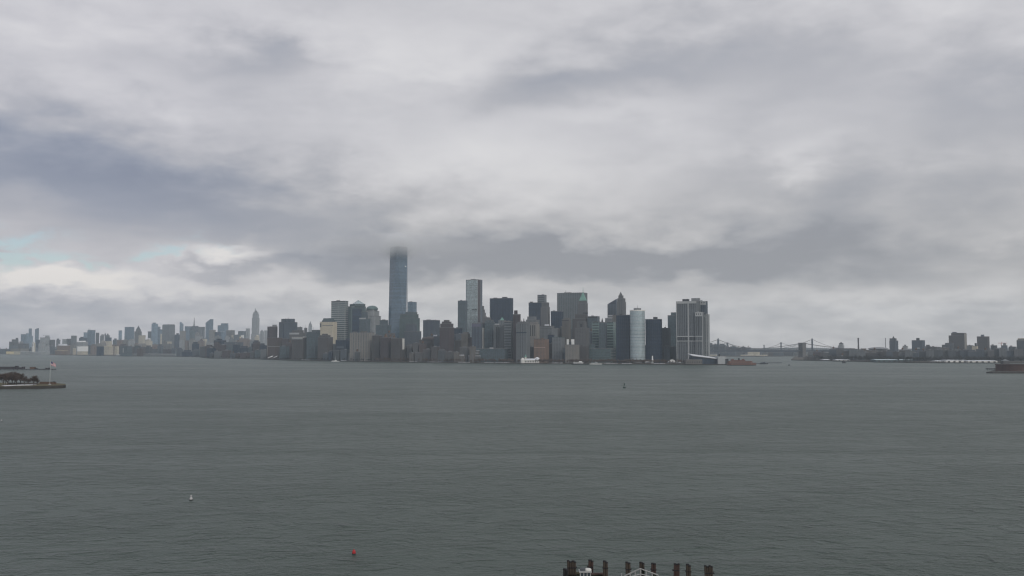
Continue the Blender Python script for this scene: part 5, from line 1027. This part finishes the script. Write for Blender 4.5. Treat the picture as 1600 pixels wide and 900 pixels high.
M_bw = mat('buoy_white', (.42, .42, .42), .6, .4, .12, scale=.8); M_br = mat('buoy_red', (.36, .02, .025), .55, .4, .15, scale=.8); M_bg = mat('buoy_green', (.02, .05, .04), .6, .4, .15, scale=.8)
buoy('white conical buoy with black waterline and ringed top', 298.5, 781.6, 1.45, M_bw, M_bw)
buoy('small red nun buoy floating on open water', 553, 866.3, 1.05, M_br, M_br, 'nun')
buoy('dark green lattice channel buoy out in mid harbour', 975.5, 606.4, 5.6, M_bg, M_bg, 'tower')
buoy('tiny white buoy with black base near the lawn island', 2.3, 658.8, 1.4, M_bw, M_bw)
buoy('distant white speck of a buoy off the island tip', 222.3, 628.2, 1.1, M_bw, M_bw)
buoy('farthest tiny white buoy on the blue-grey water', 340.8, 608.2, 1.2, M_bw, M_bw)
# ================================================================ NEAR DOCK
M_pile = mat('weathered_pile', (.062, .05, .04), .9, .2, .4, scale=1.4, bump=.5)
M_pile2 = mat('rusty_pile', (.066, .042, .036), .9, .2, .4, scale=1.4, bump=.5)
M_cap = mat('pile_cap', (.018, .018, .02), .8, .3, .2, scale=1)
M_wpipe = mat('white_pipe', (.34, .345, .34), .5, .4, .1, scale=.6)
M_weed = mat('wet_weed', (.02, .024, .014), .6, .4, .3, scale=1.5)
DN = 184.0
def dolphin(label, px0, px1, yt, mt, n_, dD=0, wrap=True, tilt=0):
    D = DN + dD; X0, X1 = xr(px0, 890) * D, xr(px1, 890) * D; z = zat(yt, D); w_ = (X1 - X0); r_ = w_ / (2 * n_) * 1.06 if n_ > 1 else w_ / 2
    rr = root('pile_dolphin', label, 'piles', ((X0 + X1) / 2, D, 0), 'timber pile clusters of the near dock')
    for row in range(2):
        for k in range(n_ if row == 0 else n_ - 1 or 1):
            x = X0 + r_ * .95 + (k + .5 * row) * (w_ - 1.9 * r_) / max(1, n_ - 1); y = D + row * r_ * 1.75; zz = z - (k % 2) * .14 - row * .1 + random.uniform(-.14, .04)
            b = MB(); b.tube((x, y, -4), (x + tilt, y, zz), r_ * 1.05, r_ * .92, 12); p = b.build('pile', mt, rr)
            b = MB(); b.tube((x + tilt, y, zz), (x + tilt, y, zz + .22), r_ * 1.16, r_ * .9, 12); b.build('pile_cap', M_cap, p)
            b = MB(); b.tube((x, y, -4), (x, y, 1.2), r_ * 1.09, r_ * 1.07, 12); b.build('weed_band', M_weed, p)
    if wrap:
        for zz in (z - 1.25, z - 3.1):
            b = MB(); b.box(X0 - .06, X1 + .06, D - r_ * 1.25, D + r_ * 2.9, zz, zz + .18); b.build('wire_wrap', M_cap, rr)
dolphin('stubby black pile cluster at the end of the near dock', 879, 887.5, 889.8, mat('tarred_pile', (.02, .021, .022), .8, .3, .4, scale=1.4, bump=.5), 2, 0, False, .1)
dolphin('tall brown pile trio beside the stubby black piles', 887, 901, 877.0, M_pile, 4, 1, True, -.12)
dolphin('rusty pile pair with flat cap behind the white wheelhouse', 918, 926, 876.0, M_pile2, 2, 4, True, .16)
dolphin('brown pile pair with pale streaks past the wheelhouse', 942.2, 949.8, 877.5, M_pile, 2, 0)
dolphin('grey-brown pile pair next to the white gangway frame', 978, 986, 879.3, M_pile, 2, 2, True, -.1)
dolphin('dark pile pair standing behind the gangway peak', 999, 1007, 879.8, M_pile, 2, 5)
dolphin('red-brown pile pair at the foot end of the gangway frame', 1017.5, 1025, 880.3, M_pile2, 2, 2)
dolphin('red-brown pile trio beyond the gangway', 1051.3, 1060.5, 881.2, M_pile2, 3, 0, True, .18)
dolphin('slim brown pile pair between two thicker clusters', 1071.8, 1079.5, 882.9, M_pile, 2, 0)
dolphin('thick dark pile cluster with tilted plank cap at dock end', 1102, 1115.5, 885.2, M_pile, 4, -1, True, -.2)
# fender beams
def beam(label, x0, x1, y, m_, dD=1.6, h_=.5):
    D = DN + dD; a, b_ = xr(x0, 895) * D, xr(x1, 895) * D; z = zat(y, D); rr = root('fender_walkway', label, 'walkway', ((a + b_) / 2, D, z)); 
    for k in range(3): b = MB(); b.box(a, b_, D + k * .46, D + k * .46 + .42, z - .12, z); b.build('plank', m_, rr)
    b = MB(); b.box(a + .05, b_ - .05, D + .1, D + .35, z - h_, z - .13); b.build('stringer', M_weed, rr)
    for x in (a + .4, b_ - .4): b = MB(); b.tube((x, D + .7, -4), (x, D + .7, z - .1), .16, .16, 8); b.build('post', M_pile, rr)
beam('mossy timber walkway between tall brown piles and wheelhouse', 896, 908, 896.3, mat('mossy_plank', (.05, .045, .025), .9, .2, .35, scale=1.5))
beam('rust-brown timber walkway from wheelhouse to streaked piles', 922, 946, 897.2, M_pile2)
# moored workboat with a white wheelhouse
D = DN - 4; X0, X1 = xr(906, 890) * D, xr(923.5, 890) * D; zr = zat(892.6, D); rr = root('moored_launch', 'moored launch with white wheelhouse and rounded rooftop dome', 'boat', ((X0 + X1) / 2, D, 0))
yc = D + 1.0
b = MB(); low = [(X0 - 2.4, yc), (X0 - 1.2, yc - 1.2), (X1 + 2.0, yc - 1.2), (X1 + 2.4, yc), (X1 + 2.0, yc + 1.2), (X0 - 1.2, yc + 1.2)]; b.prism(low, -.5, .9, top=[(x + (x - (X0 + X1) / 2) * .06, yc + (y - yc) * 1.25) for x, y in low]); b.build('hull', mat('launch_hull', (.10, .11, .12), .5, .5, .1), rr)
b = MB(); b.box(X0 - 1.4, X1 + 1.8, yc - 1.25, yc + 1.25, .9, 1.02); b.build('deck', MW('grey'), rr)
b = MB(); b.box(X0 + .12, X1 - .12, yc - .95, yc + .95, 1.02, zr - .25); cb = b.build('wheelhouse', MG('dark'), rr)
b = MB(); b.box(X0 + .02, X1 - .02, yc - 1.05, yc + 1.05, 1.02, zr - 1.45); b.build('lower_panel', M_wpipe, cb)
for x in [X0 + .02 + k * (X1 - X0 - .2) / 3 for k in range(4)]:
    b = MB(); b.box(x, x + .16, yc - 1.06, yc - .9, zr - 1.46, zr - .24); b.build('window_post', M_wpipe, cb)
b = MB(); b.box(X0 - .12, X1 + .12, yc - 1.2, yc + 1.2, zr - .25, zr - .08); b.build('roof', M_wpipe, rr)
b = MB(); b.box(X0 + .1, X0 + 1.0, yc - .5, yc + .5, zr - .08, zr + .28); b.build('roof_hatch', MW('dkgrey'), rr)
b = MB(); cxm = X0 + 1.55; vs = []
for r_, z in ((.62, zr - .08), (.62, zr + .12), (.54, zr + .24), (.34, zr + .32), (.08, zr + .35)):
    vs += [(cxm + r_ * 1.0 * cos(2 * pi * k / 16) * (1.0), yc + r_ * .8 * sin(2 * pi * k / 16), z) for k in range(16)]
b.add(vs, [(j * 16 + k, j * 16 + (k + 1) % 16, (j + 1) * 16 + (k + 1) % 16, (j + 1) * 16 + k) for j in range(4) for k in range(16)] + [tuple(range(64, 80))]); b.build('radar_dome', MW('white'), rr, smooth=True)
# gangway A-frame of white pipes
D = DN - 2; rr = root('gangway_frame', 'white pipe gangway frame rising to a peak between piles', 'gangway', (xr(1000, 890) * D, D, 0))
def pt(px_, py_, dy=0): p = at(px_, py_, D + dy); return p
def pipe(a_, b_2, r_=.075, nm='pipe'): b = MB(); b.tube(a_, b_2, r_, r_, 8); b.build(nm, M_wpipe, rr)
pk, pk2 = pt(1000, 888.2), pt(1001.2, 889.0, 1.6)
rg, rg2 = pt(1028, 898.2), pt(1029, 899.2, 1.6); lf, lf2 = pt(976, 899.5), pt(977, 900, 1.6)
for a_, b_2 in ((pk, rg), (pk2, rg2), (pk, lf), (pk2, lf2), (pk, pk2), (rg, rg2), (lf, lf2)): pipe(a_, b_2)
for q in (pk, pk2, rg, rg2, lf, lf2): pipe(q, (q[0], q[1], .7), .09, 'upright')
for f0 in (.33, .66):
    for a_, b_2 in ((pk, rg), (pk, lf), (pk2, rg2), (pk2, lf2)): q = lerp(a_, b_2, f0); pipe(q, (q[0], q[1], .9), .06, 'baluster')
mid = pt(1001, 896.8); pipe(mid, pt(1022, 902.5), .08); pipe(mid, pt(982, 902), .08); pipe(pt(971.2, 896), pt(971.2, 912), .08, 'upright')
b = MB(); b.box(lf[0] - .5, rg[0] + .5, D - .3, D + 2.0, .45, .75); b.build('float_deck', MW('dkgrey'), rr)
# ================================================================ AIR
# low cloud swallowing the tallest tower's top
b = MB(); NU, NV = 28, 14; vs = []
rnd = random.Random(5)
for j in range(NV + 1):
    for i in range(NU):
        th_, ph = 2 * pi * i / NU, pi * j / NV - pi / 2
        k = 1 + .10 * sin(3 * th_ + 1) * cos(ph) + .07 * sin(5 * th_ + 2 * ph) + .05 * sin(7 * ph)
        vs.append((WTC[0] + 20 + 460 * k * cos(ph) * cos(th_), WTC[1] + 220 * k * cos(ph) * sin(th_), 426 + 60 * k * sin(ph)))
b.add(vs, [(j * NU + i, j * NU + (i + 1) % NU, (j + 1) * NU + (i + 1) % NU, (j + 1) * NU + i) for j in range(NV) for i in range(NU)])
cm = bpy.data.materials.new('low_cloud'); cm.use_nodes = True; n = NT(cm.node_tree); n.n.clear()
g = n.node('ShaderNodeNewGeometry'); p = g.outputs['Position']; sp = n.node('ShaderNodeSeparateXYZ', i_0=p)
hz = n.smooth(n.m('ADD', sp.outputs[2], n.m('MULTIPLY', n.m('SUBTRACT', n.noise(p, .011, 3, .55), .5), 50)), 364, 414)
rx = n.m('DIVIDE', n.m('SUBTRACT', sp.outputs[0], WTC[0] + 20), 460); ry = n.m('DIVIDE', n.m('SUBTRACT', sp.outputs[1], WTC[1]), 220); rz = n.m('DIVIDE', n.m('SUBTRACT', sp.outputs[2], 426), 60)
rad = n.m('ADD', n.m('ADD', n.m('MULTIPLY', rx, rx), n.m('MULTIPLY', ry, ry)), n.m('MULTIPLY', rz, rz))
tx, ty = n.m('SUBTRACT', sp.outputs[0], WTC[0]), n.m('SUBTRACT', sp.outputs[1], WTC[1])
core = n.m('EXPONENT', n.m('MULTIPLY', n.m('ADD', n.m('MULTIPLY', tx, tx), n.m('MULTIPLY', ty, ty)), -1.0 / 48 ** 2))
den = n.m('MULTIPLY', n.m('MULTIPLY', hz, n.m('SUBTRACT', 1.0, n.smooth(rad, .0, .9))), n.m('ADD', .0028, n.m('MULTIPLY', core, .055)))
pv = n.node('ShaderNodeVolumePrincipled', i_Color=(.985, .995, 1.0, 1), i_Density=den); pv.inputs['Anisotropy'].default_value = .2
n.node('ShaderNodeOutputMaterial', i_Volume=pv.outputs[0])
o = b.build('low_cloud', cm, None, 'stuff'); tagm(o, 'low grey cloud swallowing the top of the tallest tower', 'cloud')
# haze over the whole harbour
b = MB(); b.box(-9100, 9100, -700, 11900, -4, 508)
hm = bpy.data.materials.new('haze'); hm.use_nodes = True; n = NT(hm.node_tree); n.n.clear()
pv = n.node('ShaderNodeVolumePrincipled', i_Color=(.78, .90, 1.0, 1), i_Density=5.2e-5); pv.inputs['Anisotropy'].default_value = .0
n.node('ShaderNodeOutputMaterial', i_Volume=pv.outputs[0])
b.build('haze', hm, None, 'stuff')
